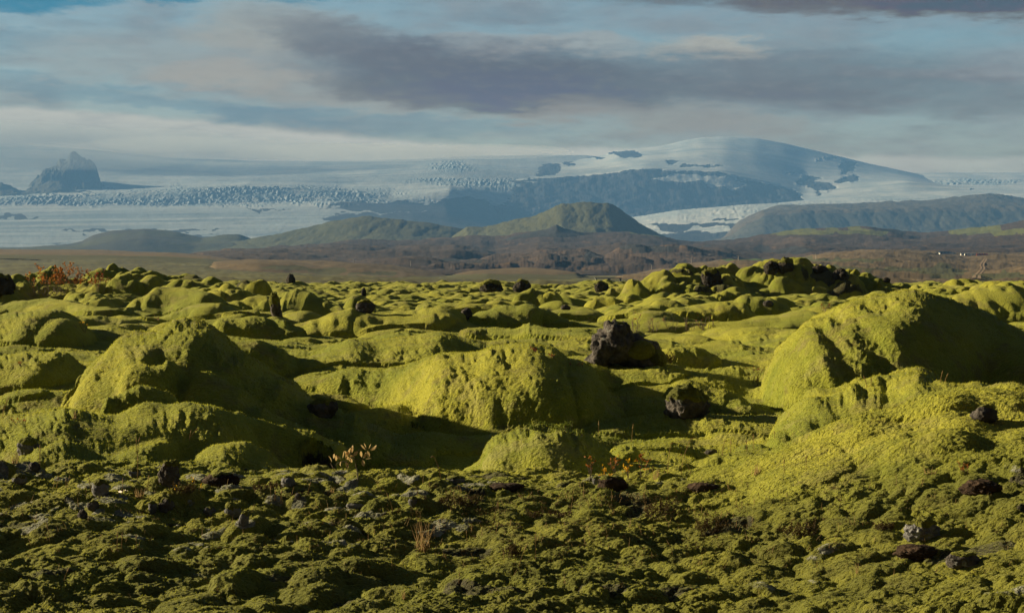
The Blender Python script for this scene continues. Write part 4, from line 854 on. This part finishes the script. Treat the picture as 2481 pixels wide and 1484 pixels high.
def plant(name, label, cat, px, py, w, h, stems, leaves, leafL, leafmat, twigmat, seed, group=None, spread=1., tips=False, twigr=1.6, lw=.5, at=None, droop=0):
    """w, h in picture units; leafL in picture units"""
    rnd = random.Random(seed); b = at or hit(px, py); u = 1/ppm(b.y); root = empty(name, b); tag(root, label, cat, group)
    tw = MB(); lf = MB(); ends = []
    def grow(p, d, L, r, depth):
        n = 4; pts = [p]
        for i in range(n):
            d = (d + Vector((rnd.uniform(-.3, .3), rnd.uniform(-.3, .3), rnd.uniform(-.12, .22)-droop))).normalized(); pts.append(pts[-1]+d*L/n)
        tw.tube(pts, r, r*.55, 4)
        for i in (2, 3, 4): ends.append((pts[i], d))
        if depth > 0:
            for k in range(2 if depth > 1 else 3):
                i = rnd.randint(1, 4); dd = (d+Vector((rnd.uniform(-.9, .9), rnd.uniform(-.9, .9), rnd.uniform(-.1, .6)))).normalized()
                grow(pts[i], dd, L*.55, r*.6, depth-1)
        else: ends.append((pts[-1], d)); ends.append((pts[-1], d))
    tws = []
    for k in range(stems):
        if stems <= 9: tw = MB()
        tws.append(tw)
        x = rnd.uniform(-.5, .5)*w*u*(.75 if stems > 4 else .2); y = rnd.uniform(-.5, .5)*w*u*.6*(.75 if stems > 4 else .2)
        d = Vector((rnd.uniform(-1, 1)*spread*w/h*.6, rnd.uniform(-.6, .6)*spread, 1)).normalized()
        grow(Vector((x, y, -.01)), d, h*u*rnd.uniform(.55, .8), twigr*u*rnd.uniform(.7, 1.1), 2 if stems < 30 else 1)
    tws = list({id(t): t for t in tws}.values()); av = [v for t in tws for v in t.V]
    zmax = max(v.z for v in av); k = h*u/zmax
    xm = max(abs(v.x) for v in av); kx = min(1.5, w*u/2/xm)
    for v in av: v.z *= k; v.x *= kx; v.y *= kx
    for i in range(leaves):
        p, d = rnd.choice(ends); p = Vector((p.x*kx, p.y*kx, p.z*k))
        if tips and p.z < h*u*.35: continue
        dd = d*.5+Vector((rnd.uniform(-1, 1), rnd.uniform(-1, 1), rnd.uniform(-.4, 1)))
        lf.leaf(p, dd, leafL*u*rnd.uniform(.6, 1.2), leafL*u*lw*rnd.uniform(.7, 1.1), rnd)
    for t in tws: t.build('stem' if stems <= 9 else 'stems', twigmat, root)
    lf.build('leaves', leafmat, root)
    return root
plant('shrub', 'orange leaved shrub in front of the left skyline', 'shrub', 148, 724, 150, 78, 20, 1500, 5.0, ORL, PALEB, 1, tips=True, twigr=.8)
plant('shrub', 'bare pale twigs with few orange leaves, at the left side of the orange shrub', 'shrub', 92, 716, 46, 46, 5, 26, 4.5, ORL, PALEB, 2, twigr=.9)
plant('shrub', 'thin bare shrub right of the orange shrub, few rusty leaves at its foot', 'shrub', 238, 706, 60, 52, 7, 120, 4.5, RDL, PALEB, 3, twigr=.9)
# the leafy twig, modelled on its own branches
def leafy_twig():
    rnd = random.Random(5); b = hit(868, 1164); b.z += .0; u = 1/ppm(b.y); root = empty('leafy_twig', b); tag(root, 'twig with large cream and yellow leaves in front of the dark brown hollow', 'twig')
    tw = MB(); lf = MB(); g = lambda x, y, d=0: Vector(((x-868)*u, d, (1164-y)*u))
    B = [[(868, 1168), (864, 1140), (860, 1118), (852, 1104)], [(838, 1162), (826, 1152), (812, 1144), (806, 1132)], [(852, 1104), (846, 1122), (836, 1140), (822, 1144), (806, 1132), (800, 1122)], [(852, 1104), (850, 1090), (842, 1088)],
         [(858, 1112), (872, 1112), (884, 1110)], [(852, 1104), (862, 1096), (874, 1088), (892, 1086)], [(846, 1122), (832, 1118), (818, 1122), (812, 1128)]]
    for k, l in enumerate(B): tw.tube([g(x, y, .01*math.sin(i+k)) for i, (x, y) in enumerate(l)], 1.3*u, .7*u, 5)
    T = [(803, 1120, -.3, 1), (812, 1118, .2, 1), (808, 1112, .3, 1), (826, 1112, -.7, .8), (830, 1110, .1, 1), (836, 1108, .6, .9), (828, 1116, -.3, -.6), (842, 1104, -.8, 1), (846, 1100, 0, 1), (850, 1098, .5, 1), (844, 1108, .2, -.3), (852, 1096, -.1, 1), (856, 1104, 1, .9), (848, 1112, -.6, .2), (860, 1108, -.6, .5),
         (876, 1108, -.1, 1), (880, 1110, .5, .8), (878, 1114, .3, -.9), (884, 1112, 1, .1), (888, 1090, -.3, 1), (892, 1090, .2, 1), (896, 1090, .9, .4), (900, 1088, 1, .5), (890, 1092, .2, -1), (886, 1090, -.8, .5), (838, 1118, .3, -.8)]
    for x, y, dx, dz in T: lf.leaf(g(x, y, rnd.uniform(-.02, .02)), Vector((dx, rnd.uniform(-.5, .5), dz)), 15*u*rnd.uniform(.85, 1.25), 9*u, rnd)
    tw.build('branches', BARK, root); lf.build('leaves', PALEL, root)
leafy_twig()
SP = 'orange leaved sprigs on the front ledge'
for (lab, x, y, w, h, n, sd, dr) in (
    ('single orange leaved sprig standing left of the others, in front of the smooth dome', 1428, 1166, 24, 58, 9, 11, 0),
    ('lowest orange leaved sprig, in the middle of the row before the smooth dome', 1464, 1164, 34, 34, 14, 12, 0),
    ('tall orange leaved sprig with pale stems, above the brown rock', 1492, 1164, 34, 62, 14, 13, 0),
    ('orange leaved sprig right of the tall one, leaves in two tufts', 1520, 1164, 30, 50, 12, 14, 0),
    ('orange leaved sprig leaning far to the right beside the small moss ball', 1552, 1158, 56, 52, 14, 15, 0)):
    plant('leafy_sprig', lab, 'sprig', x, y, w, h, 2, n*3, 8.5, ORL if sd % 2 else YEL, BARK, sd, SP, tips=True, twigr=1.1, lw=.42)
for (lab, x, y, w, h, n, sd, m_) in (
    ('small yellow leaf plant at the foot of the moss shelf, upper one', 468, 1172, 18, 14, 6, 21, YEL),
    ('small yellow leaf plant left of the low brown rock', 428, 1188, 16, 14, 5, 22, YEL),
    ('small yellow leaf plant lowest and nearest the low brown rock', 480, 1188, 14, 12, 5, 23, YEL),
    ('tiny orange leaf plant in the nook left of the huge left mound', 203, 805, 24, 28, 9, 24, YEL),
    ('rust leaved seedling on the broad mound at the left edge', 46, 888, 16, 10, 7, 25, ORL),
    ('clump of deep orange leaves on the slope above the bare brown bank', 2337, 1146, 44, 26, 90, 26, ORL),
    ('few reddish leaves on the crest of the big central mound, left patch', 1292, 852, 20, 9, 14, 27, RDL),
    ('few reddish leaves on the crest of the big central mound, right patch', 1328, 866, 24, 9, 14, 28, RDL),
    ('red leaved creeper strip on the moss before the big boulder', 1395, 886, 36, 8, 20, 29, RDL),
    ('yellow green tuft on the shaded slope in front of the central mound', 1005, 1038, 42, 16, 220, 30, GRL),
    ('reddish seedling cluster near the left edge above the wavy slope', 60, 1028, 70, 20, 50, 31, RDL)):
    plant('low_plant', lab, 'plant', x, y, w, h, 6 if w > 30 else 3, n, 6 if n < 15 else 4.2, m_, BARK, sd, None, twigr=.7)
TG = 'bare twigs of the thicket behind the big boulder'
for (lab, x, y, w, h, n, sd) in (
    ('leftmost bare shrub of the thicket, rusty tips, just above the big boulder', 1540, 806, 52, 52, 22, 41),
    ('second shrub of the thicket from the left, thin and reddish', 1580, 805, 40, 34, 10, 42),
    ('grey bare shrub in the middle of the thicket', 1626, 803, 46, 44, 6, 43),
    ('dense grey bare shrub right of the thicket middle', 1668, 802, 44, 38, 6, 44),
    ('rightmost grey shrub of the thicket, a few pink leaves', 1706, 800, 44, 38, 14, 45)):
    plant('bare_shrub', lab, 'shrub', x, y, w, h, 7, n, 4, RDL, PALEB, sd, TG, twigr=.95)
plant('bare_shrub', 'purplish bare shrub at the left foot of the great right mound', 'shrub', 1826, 935, 52, 56, 9, 60, 4, RDL, BARK, 46, twigr=.9)
plant('bare_shrub', 'sparse orange tipped twig beside the left flank of the great right mound', 'shrub', 1995, 757, 40, 24, 5, 20, 4, RDL, PALEB, 47, twigr=.7)
HG = 'small shrubs on the crown of the smooth front dome'
for (lab, x, y, w, h, n, sd) in (
    ('leafy crowberry tuft at the top of the smooth front dome, left end', 1290, 1042, 44, 20, 260, 51), ('leafy tuft on the dome top beside the left end tuft', 1325, 1042, 46, 20, 260, 52),
    ('leafy tuft on the dome top with one taller brown sprig', 1362, 1046, 44, 26, 260, 53), ('leafy tuft at the right end of the dome top', 1396, 1052, 40, 14, 200, 54), ('leafy tuft on the right shoulder of the dome, uphill of the moss ball', 1448, 1066, 36, 14, 180, 55), ('leafy tuft touching the left side of the small moss ball', 1484, 1074, 34, 14, 180, 56)):
    plant('dwarf_shrub', lab, 'shrub', x, y, w, h, 9, n, 4.2, GRL, BARK, sd, HG, twigr=.7)
for (lab, x, y, w, h, n, sd, m_) in (
    ('dark brownish heather patch below the brown earthy patch, right of the ledge centre', 1600, 1250, 112, 48, 1500, 61, HEA),
    ('red brown heather patch in the front, between two moss hummocks, right of centre', 1725, 1296, 100, 46, 1300, 62, HEA),
    ('red brown heather patch farther right, under the long moss slope', 1938, 1300, 112, 42, 1400, 63, HEA),
    ('small dark heather patch low in the front middle', 1240, 1350, 60, 36, 700, 64, HEA),
    ('pale dry heather strip in the front middle, above the dark patch', 1330, 1250, 118, 20, 900, 65, HEA),
    ('greenish heather strip on the ledge left of centre', 1110, 1222, 96, 22, 900, 66, HEA),
    ('small rusty heather tuft left of the pale lichen pile', 2140, 1284, 52, 24, 500, 67, HEA),
    ('heather tuft around the upright dark slab', 445, 1190, 70, 22, 500, 68, HEA),
    ('low heather tuft on the ledge right of the dark brown hollow', 640, 1182, 90, 16, 500, 69, HEA),
    ('heather tuft right of the big dark boulder', 1612, 880, 44, 26, 300, 70, HEA)):
    plant('heather_patch', lab, 'heather', x, y, w, h, 34, n, 4.4, m_, BARK, sd, 'heather patches in the moss', twigr=.6)
def grass_tuft(label, px, py, w, h, n, seed, mat=None):
    rnd = random.Random(seed); b = hit(px, py); u = 1/ppm(b.y); m_ = MB()
    for i in range(n):
        p = Vector((rnd.gauss(0, .16)*w*u, rnd.gauss(0, .1)*w*u, -.01)); d = Vector((rnd.gauss(0, .22), rnd.gauss(0, .22), 1)); L = h*u*rnd.uniform(.45, 1); pts = [p]
        for k in range(5): d = (d+Vector((rnd.gauss(0, .08), rnd.gauss(0, .08), -.03))).normalized(); pts.append(pts[-1]+d*L/5)
        m_.tube(pts, .9*u, .25*u, 3)
    o = m_.build('grass_tuft', mat or DRY); o.location = b; tag(o, label, 'grass tuft', 'dry grass tufts')
for a in (('tall thin dry grass tuft in the front, left of centre', 1025, 1336, 60, 92, 34, 1), ('short orange grass tuft at the left edge below the grey ridged stones', 36, 1122, 24, 34, 18, 2), ('stubby whitish grass tuft in the front left rubble, right of the pointed stones', 334, 1206, 40, 34, 26, 3),
          ('dry grass tuft on the ledge right of the orange sprigs', 1590, 1160, 36, 30, 16, 4), ('small dry grass blades in the nook left of the huge mound foot', 178, 1014, 16, 22, 9, 5), ('faint dry blades on the low pass above the bright mound', 383, 776, 24, 20, 7, 6), ('brown grass tuft at the foot of the long front ridge', 1830, 1150, 40, 34, 18, 7),
          ('pale dry grass tuft on the ledge under the long left flank', 800, 1198, 34, 26, 14, 8), ('thin dry tuft among the lower right hummocks', 2076, 1388, 24, 30, 8, 9), ('faint dry tuft low in the front middle', 980, 1452, 26, 34, 8, 10), ('light dry tuft on the slope left of the orange leaf clump', 2250, 1150, 30, 26, 10, 11)):
    grass_tuft(*a)
def stalk(label, bx, by, tx, ty, hook=0., seed=0, head=True):
    b = hit(bx, by); u = 1/ppm(b.y); rnd = random.Random(seed+int(bx)); H = (by-ty)*u; dx = (tx-bx)*u; m_ = MB(); pts = []
    for i in range(9):
        t = i/8; pts.append(Vector((dx*t**1.6, rnd.uniform(-.002, .002), -.01+(H+.01)*t*(1-hook*.12*t))))
    if hook:
        e = pts[-1]; s_ = 1 if dx >= 0 else -1
        pts += [e+Vector((s_*.02*hook, 0, .008)), e+Vector((s_*.045*hook, 0, .006)), e+Vector((s_*.065*hook, 0, -.004))]
    m_.tube(pts, 1.0*u, .55*u, 4)
    root = empty('grass_stalk', b); tag(root, label, 'grass stalk', 'dry grass stalks')
    m_.build('stem', DRY, root)
    if head:
        h_ = MB(); q = pts[-4:] if hook else pts[-3:]
        h_.tube([q[0]] + [a.lerp(c, .5) for a, c in zip(q[:-1], q[1:])] + [q[-1]], 1.5*u, .5*u, 5); h_.build('seed_head', DRY, root)
for a in (
 ('tallest bent grass stalk, hooked at the top, in the shaded dip', 1648, 1150, 1672, 1052, 1.0), ('hooked grass stalk just left of the tallest bent one', 1614, 1148, 1622, 1069, .8), ('short drooping stalk crossing the foot of the tallest bent one', 1671, 1148, 1650, 1102, .3),
 ('upright stalk behind the right shoulder of the smooth dome', 1449, 1062, 1449, 1018), ('stalk rising from the small moss ball', 1529, 1070, 1533, 1026), ('hooked stalk at the left end of the pale moss toe', 1747, 1104, 1752, 1068, .4), ('straight stalk on the pale moss toe, beside the hooked one', 1770, 1098, 1771, 1066),
 ('short stalk on the pale moss toe, left of the taller straight one', 1808, 1092, 1806, 1067), ('tallest straight stalk at the right of the pale moss toe', 1825, 1088, 1824, 1051), ('little stalk on the crest of the long front ridge, low part', 1882, 1062, 1881, 1044), ('stalk tilting left against the black gap under the great mound', 2098, 936, 2090, 909), ('short stalk tilting right against the black gap', 2107, 936, 2109, 915),
 ('stalk on the shaded face of the right edge mound, left of two', 2277, 925, 2283, 897), ('stalk on the shaded face of the right edge mound, right of two', 2288, 925, 2296, 904), ('pinkish curled stalk on the low rim of the huge mound', 459, 1068, 477, 1041, .3), ('straight stalk beside the curled one on the huge mound rim', 457, 1068, 463, 1043),
 ('pair stalk above the grey rubble, left stem', 328, 1098, 330, 1058), ('pair stalk above the grey rubble, right stem', 332, 1098, 338, 1058), ('stalk leaning right at the far left edge, dark gap behind it', 3, 1010, 20, 958), ('tall stalk standing before the grey stone in the left rubble', 331, 1160, 332, 1100), ('tall stalk at left above the brown grey stone', 94, 1128, 94, 1076),
 ('stalk curving right, leftmost of three on the left front moss', 135, 1182, 141, 1151), ('short straight stalk, middle of three on the left front moss', 157, 1180, 157, 1158), ('stalk leaning right, rightmost of three on the left front moss', 162, 1183, 168, 1153), ('bushy headed stalk directly above the pointed hummock', 295, 1200, 296, 1158), ('stalk leaning left over the smooth grey boulder', 219, 1190, 213, 1156),
 ('stalk next to the upright dark slab', 355, 1190, 360, 1150), ('left of three stalks on the largest cone shaped hummock', 283, 1336, 284, 1288), ('middle of three stalks on the largest cone shaped hummock', 292, 1332, 295, 1289), ('right of three stalks by the largest cone shaped hummock', 330, 1328, 330, 1294), ('double stalk leaning left between hummocks at far left', 118, 1316, 109, 1267),
 ('slanting stalk low in the left foreground', 152, 1406, 165, 1374), ('tall stalk below the pale crusted stone, leftmost of three', 655, 1216, 656, 1174), ('stalk below the pale crusted stone, middle of three', 665, 1213, 667, 1187), ('stalk below the pale crusted stone, rightmost of three', 679, 1222, 683, 1188), ('stalk at the foot of the leafy twig, leaning right', 744, 1196, 752, 1166),
 ('stalk leaning right in the front middle above the heather strip', 1197, 1256, 1207, 1213), ('small stalk below the leaning one in the front middle', 1200, 1292, 1206, 1267), ('long slanting stalk in the front middle beside the dark heather', 1255, 1374, 1276, 1317), ('long upright stalk right of the small dark heather', 1297, 1356, 1297, 1290), ('stalk left of the small dark heather, slightly bent', 1131, 1312, 1130, 1284),
 ('stalk leaning left on the ledge beside the dark grey knob', 950, 1240, 935, 1194), ('short lone stalk low in the front middle', 1110, 1416, 1112, 1390), ('stalk leaning left on the front moss right of centre', 1627, 1342, 1612, 1307), ('drooping faint stalk before the shaded slope left of the smooth dome', 1068, 1160, 1052, 1104, .4),
 ('stalk on the moss slope right of the grass tuft, left one', 1899, 1146, 1899, 1110), ('stalk on the moss slope right of the grass tuft, right one', 1951, 1138, 1952, 1103)):
    stalk(*a)

# ------------------------------------------------------------------ ground cover nobody could count
def fibres():
    rs = np.random.RandomState(3); i0, i1 = np.searchsorted(YY, 9.0), np.searchsorted(YY, 62.0); j0, j1 = np.searchsorted(TT, -.30), np.searchsorted(TT, .30)
    n = 420000; i = rs.randint(i0, i1, n); j = rs.randint(j0, j1, n); f = np.stack([P[i, j], VN[i, j]], 1)
    up = f[:, 1]; up[up[:, 2] < 0] *= -1; mk = np.stack([rockm[i, j], lich[i, j], dull[i, j]], -1); keep = (mk[:, 0] < .4); f = f[keep]; up = up[keep]; mk = mk[keep]; n = len(f)
    d = up + rs.normal(0, .55, (n, 3)); d /= np.linalg.norm(d, axis=1, keepdims=True); L = rs.uniform(.008, .019, (n, 1))*np.clip(f[:, 0, 1:2]/15, .8, 1.5)
    a = np.cross(d, rs.normal(0, 1, (n, 3))); a /= np.linalg.norm(a, axis=1, keepdims=True); p = f[:, 0] - up*.004
    V = np.stack([p-a*L*.28, p+a*L*.28, p+d*L], 1).reshape(-1, 3); Fc = np.arange(3*n).reshape(-1, 3)
    o = mesh_np('moss_tufts', V, Fc, TUFT, {'mask': np.repeat(mk, 3, 0)}, smooth=False); tag(o, 'fine upright moss shoots over the near cushions', kind='stuff')
fibres()
def litter():
    rnd = random.Random(8); g = {'dry': MB(), 'heath': MB()}
    for k in range(2600):
        if rnd.random() < .6: px, py = rnd.gauss(1350, 420), rnd.triangular(1165, 1400, 1190)
        else: px, py = rnd.uniform(-20, 2500), rnd.triangular(1160, 1484, 1230)
        if not -40 < px < 2520 or py < 1155: continue
        if perl(px, py) < -.05: continue
        b = hit(px, py); u = 1/ppm(b.y)
        if b.y > 20: continue
        if rnd.random() < .22:
            d = Vector((rnd.gauss(0, .35), rnd.gauss(0, .3), 1)).normalized(); L = u*rnd.uniform(8, 26); g['dry'].tube([b, b+d*L*.5, b+d*L+Vector((L*.15*rnd.uniform(-1, 1), 0, 0))], .55*u, .25*u, 3)
        else:
            for q in range(5):
                d = Vector((rnd.gauss(0, .6), rnd.gauss(0, .6), 1)); g['heath'].leaf(b+Vector((rnd.gauss(0, 5)*u, rnd.gauss(0, 5)*u, 0)), d, u*rnd.uniform(4, 9), u*1.6, rnd)
    o = g['dry'].build('dry_blades', DRY); tag(o, 'sparse dry grass blades among the front moss', kind='stuff')
    o = g['heath'].build('heath_sprigs', HEA); tag(o, 'scattered brown heath sprigs among the front moss', kind='stuff')
def perl(px, py): return float(perlin(np.array([px*.012]), np.array([py*.03]), 900)[0])
litter()

# ------------------------------------------------------------------ farm, poles, bridge
def land_hit(px, py):
    best = None
    for V in LANDS:
        y = V[..., 1]; dy = y*cp - (V[..., 2]-EYE)*sp_; up = y*sp_ + (V[..., 2]-EYE)*cp
        X = HX + F*V[..., 0]/dy; Y = 742 - F*up/dy
        j = np.argmin(np.abs(X[len(X)//2]-px)); 
        if abs(X[len(X)//2, j]-px) > 12: continue
        k = np.nonzero(Y[:, j] <= py)[0]
        if len(k) and k[0] > 0 and (best is None or V[k[0], j, 1] < best.y):
            a, c = V[k[0]-1, j], V[k[0], j]; t = (Y[k[0]-1, j]-py)/max(1e-6, Y[k[0]-1, j]-Y[k[0], j]); q = a+(c-a)*t
            best = Vector((float((px-HX)/F*(q[1]*cp-(q[2]-EYE)*sp_)), float(q[1]), float(q[2])))
    return best
WHITE = plain('white_wall', (.78, .76, .72), .7, 0, .04); BLUER = plain('blue_grey_roof', (.22, .30, .38), .5, 0, .08); GREYW = plain('grey_wall', (.34, .36, .38), .7, 0, .06); REDR = plain('red_roof', (.26, .05, .04), .6, 0, .1); DARKW = plain('dark_window', (.02, .025, .03), .3, 0, .1); WOODP = plain('pole_wood', (.42, .38, .33), .8, 0, .1); CONC = plain('pale_concrete', (.24, .24, .25), .8, 0, .06)
def building(name, label, px, py, L, Dp, H, roofh, wallm, roofm, rz, wins=2, door=True):
    b = land_hit(px, py); root = empty(name, (b.x, b.y, b.z-.6), rz); tag(root, label, 'building', 'buildings of the farm')
    H += .6; l, d = L/2, Dp/2
    V = [(-l, -d, 0), (l, -d, 0), (l, d, 0), (-l, d, 0), (-l, -d, H), (l, -d, H), (l, d, H), (-l, d, H), (-l, 0, H+roofh), (l, 0, H+roofh)]
    mesh_py('wall', V, [(0, 1, 5, 4), (1, 2, 6, 9, 5), (2, 3, 7, 6), (3, 0, 4, 8, 7)], wallm, root, False)
    e, t = .4, .25
    V = []
    for z in (0, t):
        V += [(-l-e, -d-e, H-e*roofh/d+.03+z), (l+e, -d-e, H-e*roofh/d+.03+z), (l+e, 0, H+roofh+.03+z), (-l-e, 0, H+roofh+.03+z), (l+e, d+e, H-e*roofh/d+.03+z), (-l-e, d+e, H-e*roofh/d+.03+z)]
    mesh_py('roof', V, [(6, 7, 8, 9), (9, 8, 10, 11), (0, 3, 2, 1), (3, 5, 4, 2), (0, 1, 7, 6), (4, 5, 11, 10), (1, 2, 8, 7), (2, 4, 10, 8), (3, 0, 6, 9), (5, 3, 9, 11)], roofm, root, False)
    def pane(nm, x, z, w, h, side=0):
        if side == 0: a = [(x-w/2, -d-.06, z), (x+w/2, -d-.06, z), (x+w/2, -d-.06, z+h), (x-w/2, -d-.06, z+h)]; bk = [(p[0], -d+.05, p[2]) for p in a]
        else: a = [(-l-.06, x+w/2, z), (-l-.06, x-w/2, z), (-l-.06, x-w/2, z+h), (-l-.06, x+w/2, z+h)]; bk = [(-l+.05, p[1], p[2]) for p in a]
        mesh_py(nm, a+bk, [(0, 1, 2, 3), (0, 4, 5, 1), (1, 5, 6, 2), (2, 6, 7, 3), (3, 7, 4, 0)], DARKW, root, False)
    for i in range(wins): pane('window', -l+L*(i+1)/(wins+1)+(.12*L if door else 0), 1.9, L*.09+.5, 1.1)
    if door: pane('door', -l+L*.16, .6, 1.6, 2.3); 
    pane('window', 0, 1.8, Dp*.3, 1.2, 1)
    return root
def farm():
    d = land_hit(2295, 612).y; u = d/F
    building('farm_barn', 'long farm barn with white gable and blue grey roof, left end of the farm', 2289, 615.5, 26*u, 7*u, 2.6*u, 3.2*u, WHITE, BLUER, RD(12))
    building('farm_shed', 'little white farm shed at the right end of the blue grey roofed barn', 2303.5, 615.5, 6*u, 4*u, 2.8*u, 1.2*u, WHITE, BLUER, RD(8), 1, False)
    building('farm_shed', 'low grey farm shed between the two groups of white farm buildings', 2311, 615.5, 8*u, 4*u, 2.2*u, .8*u, GREYW, BLUER, RD(4), 1, False)
    building('farmhouse', 'white farmhouse with dark windows, left block of the right farm group', 2331.5, 618, 7*u, 5*u, 3.4*u, 1.2*u, WHITE, GREYW, RD(6), 2, False)
    building('farmhouse', 'white farmhouse with a dark opening, right block of the right farm group', 2345, 618.5, 15*u, 5*u, 3.6*u, 1.0*u, WHITE, GREYW, RD(3), 1)
    building('farm_shed', 'pale grey farm shed right of the white farmhouse', 2359.5, 618, 12*u, 4.5*u, 2.8*u, .9*u, GREYW, GREYW, RD(2), 2, False)
    building('farm_barn', 'low dark red roofed farm barn at the right end of the farm', 2379, 618, 24*u, 7*u, 1.4*u, 2.0*u, REDR, REDR, RD(-2), 3, False)
LANDS = LOFTS
farm()
for (lab, x, y, h) in (('utility pole on the brown spur, fourth from the right', 1578.5, 651, 12), ('tallest utility pole, standing on the edge of the straw hill', 1675, 636, 14), ('utility pole above the green strip behind the skyline rise', 1789, 629, 11), ('rightmost utility pole, at the left shoulder of the farm hill', 1977, 627, 13),
                       ('leftmost utility pole, on the straw slope', 856, 635, 9), ('second utility pole from the left, below the brown hills', 995, 643, 13), ('third utility pole from the left, beside the dark valley', 1093, 650, 12)):
    b = land_hit(x, y+1); u = b.y/F; H = h*u; root = empty('utility_pole', b); tag(root, lab, 'utility pole', 'utility poles along the valley')
    m_ = MB(); m_.tube([Vector((0, 0, -1)), Vector((0, 0, H*.5)), Vector((0, 0, H))], .30, .22, 6); m_.build('pole', WOODP, root)
    m_ = MB(); m_.tube([Vector((-1.6, -.3, H*.9)), Vector((0, -.3, H*.9)), Vector((1.6, -.3, H*.9))], .14, .14, 4); m_.build('crossarm', WOODP, root)
    for x_ in (-1.4, 0, 1.4):
        m_ = MB(); m_.tube([Vector((x_, -.3, H*.9+.1)), Vector((x_, -.3, H*.9+.3)), Vector((x_, -.3, H*.9+.6))], .10, .07, 5); m_.build('insulator', CONC, root)
b = land_hit(1475, 680); b = b if b else Vector(pt(1475, 676, 1100)); u = b.y/F; b.z -= 4*u
br = empty('bridge', b); tag(br, 'small pale bridge with a thin deck in the valley, just over the moss skyline', 'bridge')
def boxm(name, x0, x1, y0, y1, z0, z1, mat, parent):
    V = [(x, y, z) for z in (z0, z1) for y in (y0, y1) for x in (x0, x1)]
    return mesh_py(name, V, [(0, 2, 3, 1), (4, 5, 7, 6), (0, 1, 5, 4), (2, 6, 7, 3), (0, 4, 6, 2), (1, 3, 7, 5)], mat, parent, False)
boxm('deck', -34*u, 32*u, -2, 2, 9.6*u, 10.8*u, CONC, br); boxm('railing', -34*u, 32*u, -2.1, -2.0, 10.82*u, 11.6*u, CONC, br)
boxm('pier', -2*u, 4*u, -1.6, 1.6, -3, 9.58*u, CONC, br); boxm('pier', 26*u, 30*u, -1.6, 1.6, -3, 9.58*u, CONC, br)
boxm('pier', -32*u, -29*u, -1.6, 1.6, -3, 9.58*u, CONC, br)
def track():
    pts = [land_hit(x, y) for x, y in ((2388, 628), (2385, 632.7), (2381, 638), (2379, 643), (2382, 649), (2379, 655.6), (2373, 662), (2368, 668), (2366, 677))]
    pts = [p for p in pts if p]; V = []; Fs = []
    for k, off in enumerate((-1.3, 1.0)):
        b0 = len(V)
        for p in pts: V += [(p.x+off-.7, p.y, p.z+.35), (p.x+off+.7, p.y, p.z+.35)]
        for i in range(len(pts)-1): Fs.append((b0+2*i, b0+2*i+1, b0+2*i+3, b0+2*i+2))
    o = mesh_py('dirt_track', V, Fs, plain('track_soil', (.30, .22, .15))); tag(o, 'twin wheel track running down the farm hill', kind='structure')
track()
print('objects', time.time()-T0)

# ------------------------------------------------------------------ haze
def haze():
    m = bpy.data.materials.new('haze'); m.use_nodes = True; w = NT(m.node_tree); w.n.clear()
    out = w.new('ShaderNodeOutputMaterial'); v = w.new('ShaderNodeVolumePrincipled')
    v.inputs['Color'].default_value = (.12, .29, .62, 1); v.inputs['Density'].default_value = 8.3e-5; v.inputs['Anisotropy'].default_value = 0.0
    w.l.new(v.outputs[0], out.inputs['Volume'])
    x0, x1, y0, y1, z0, z1 = -15000, 15000, -2000, 22000, -16, 1260
    V = [(x, y, z) for z in (z0, z1) for y in (y0, y1) for x in (x0, x1)]
    Fs = [(0, 2, 3, 1), (4, 5, 7, 6), (0, 1, 5, 4), (2, 6, 7, 3), (0, 4, 6, 2), (1, 3, 7, 5)]
    o = mesh_py('haze', V, Fs, m, smooth=False); tag(o, kind='stuff')
haze()
def low_cloud():
    m = bpy.data.materials.new('low_cloud'); m.use_nodes = True; w = NT(m.node_tree); w.n.clear()
    out = w.new('ShaderNodeOutputMaterial'); v = w.new('ShaderNodeVolumePrincipled')
    v.inputs['Color'].default_value = (.93, .95, .97, 1); v.inputs['Density'].default_value = 9e-4
    w.l.new(v.outputs[0], out.inputs['Volume'])
    V_, Fc = ICO[4]; Vs, Fs = [], []
    for k, (px, py, d, rx, rz) in enumerate(((-60, 322, 17000, 330, 30), (240, 336, 17000, 360, 24), (560, 362, 16800, 340, 24), (860, 370, 15200, 320, 20), (1150, 368, 15300, 260, 14), (185, 380, 13600, 300, 34), (420, 350, 15600, 200, 16))):
        c = np.array(pt(px, py, d)); u = d/F; r = 1+.10*p3(V_+k, 1.2, k)+.05*p3(V_+k, 3, k+9)
        o = mesh_np('low_cloud', V_*r[:, None]*np.array([rx*u, 150 if d < 14000 else 700, rz*u]), Fc, m); o.location = c; tag(o, kind='stuff')
low_cloud()
print('script done', time.time()-T0)
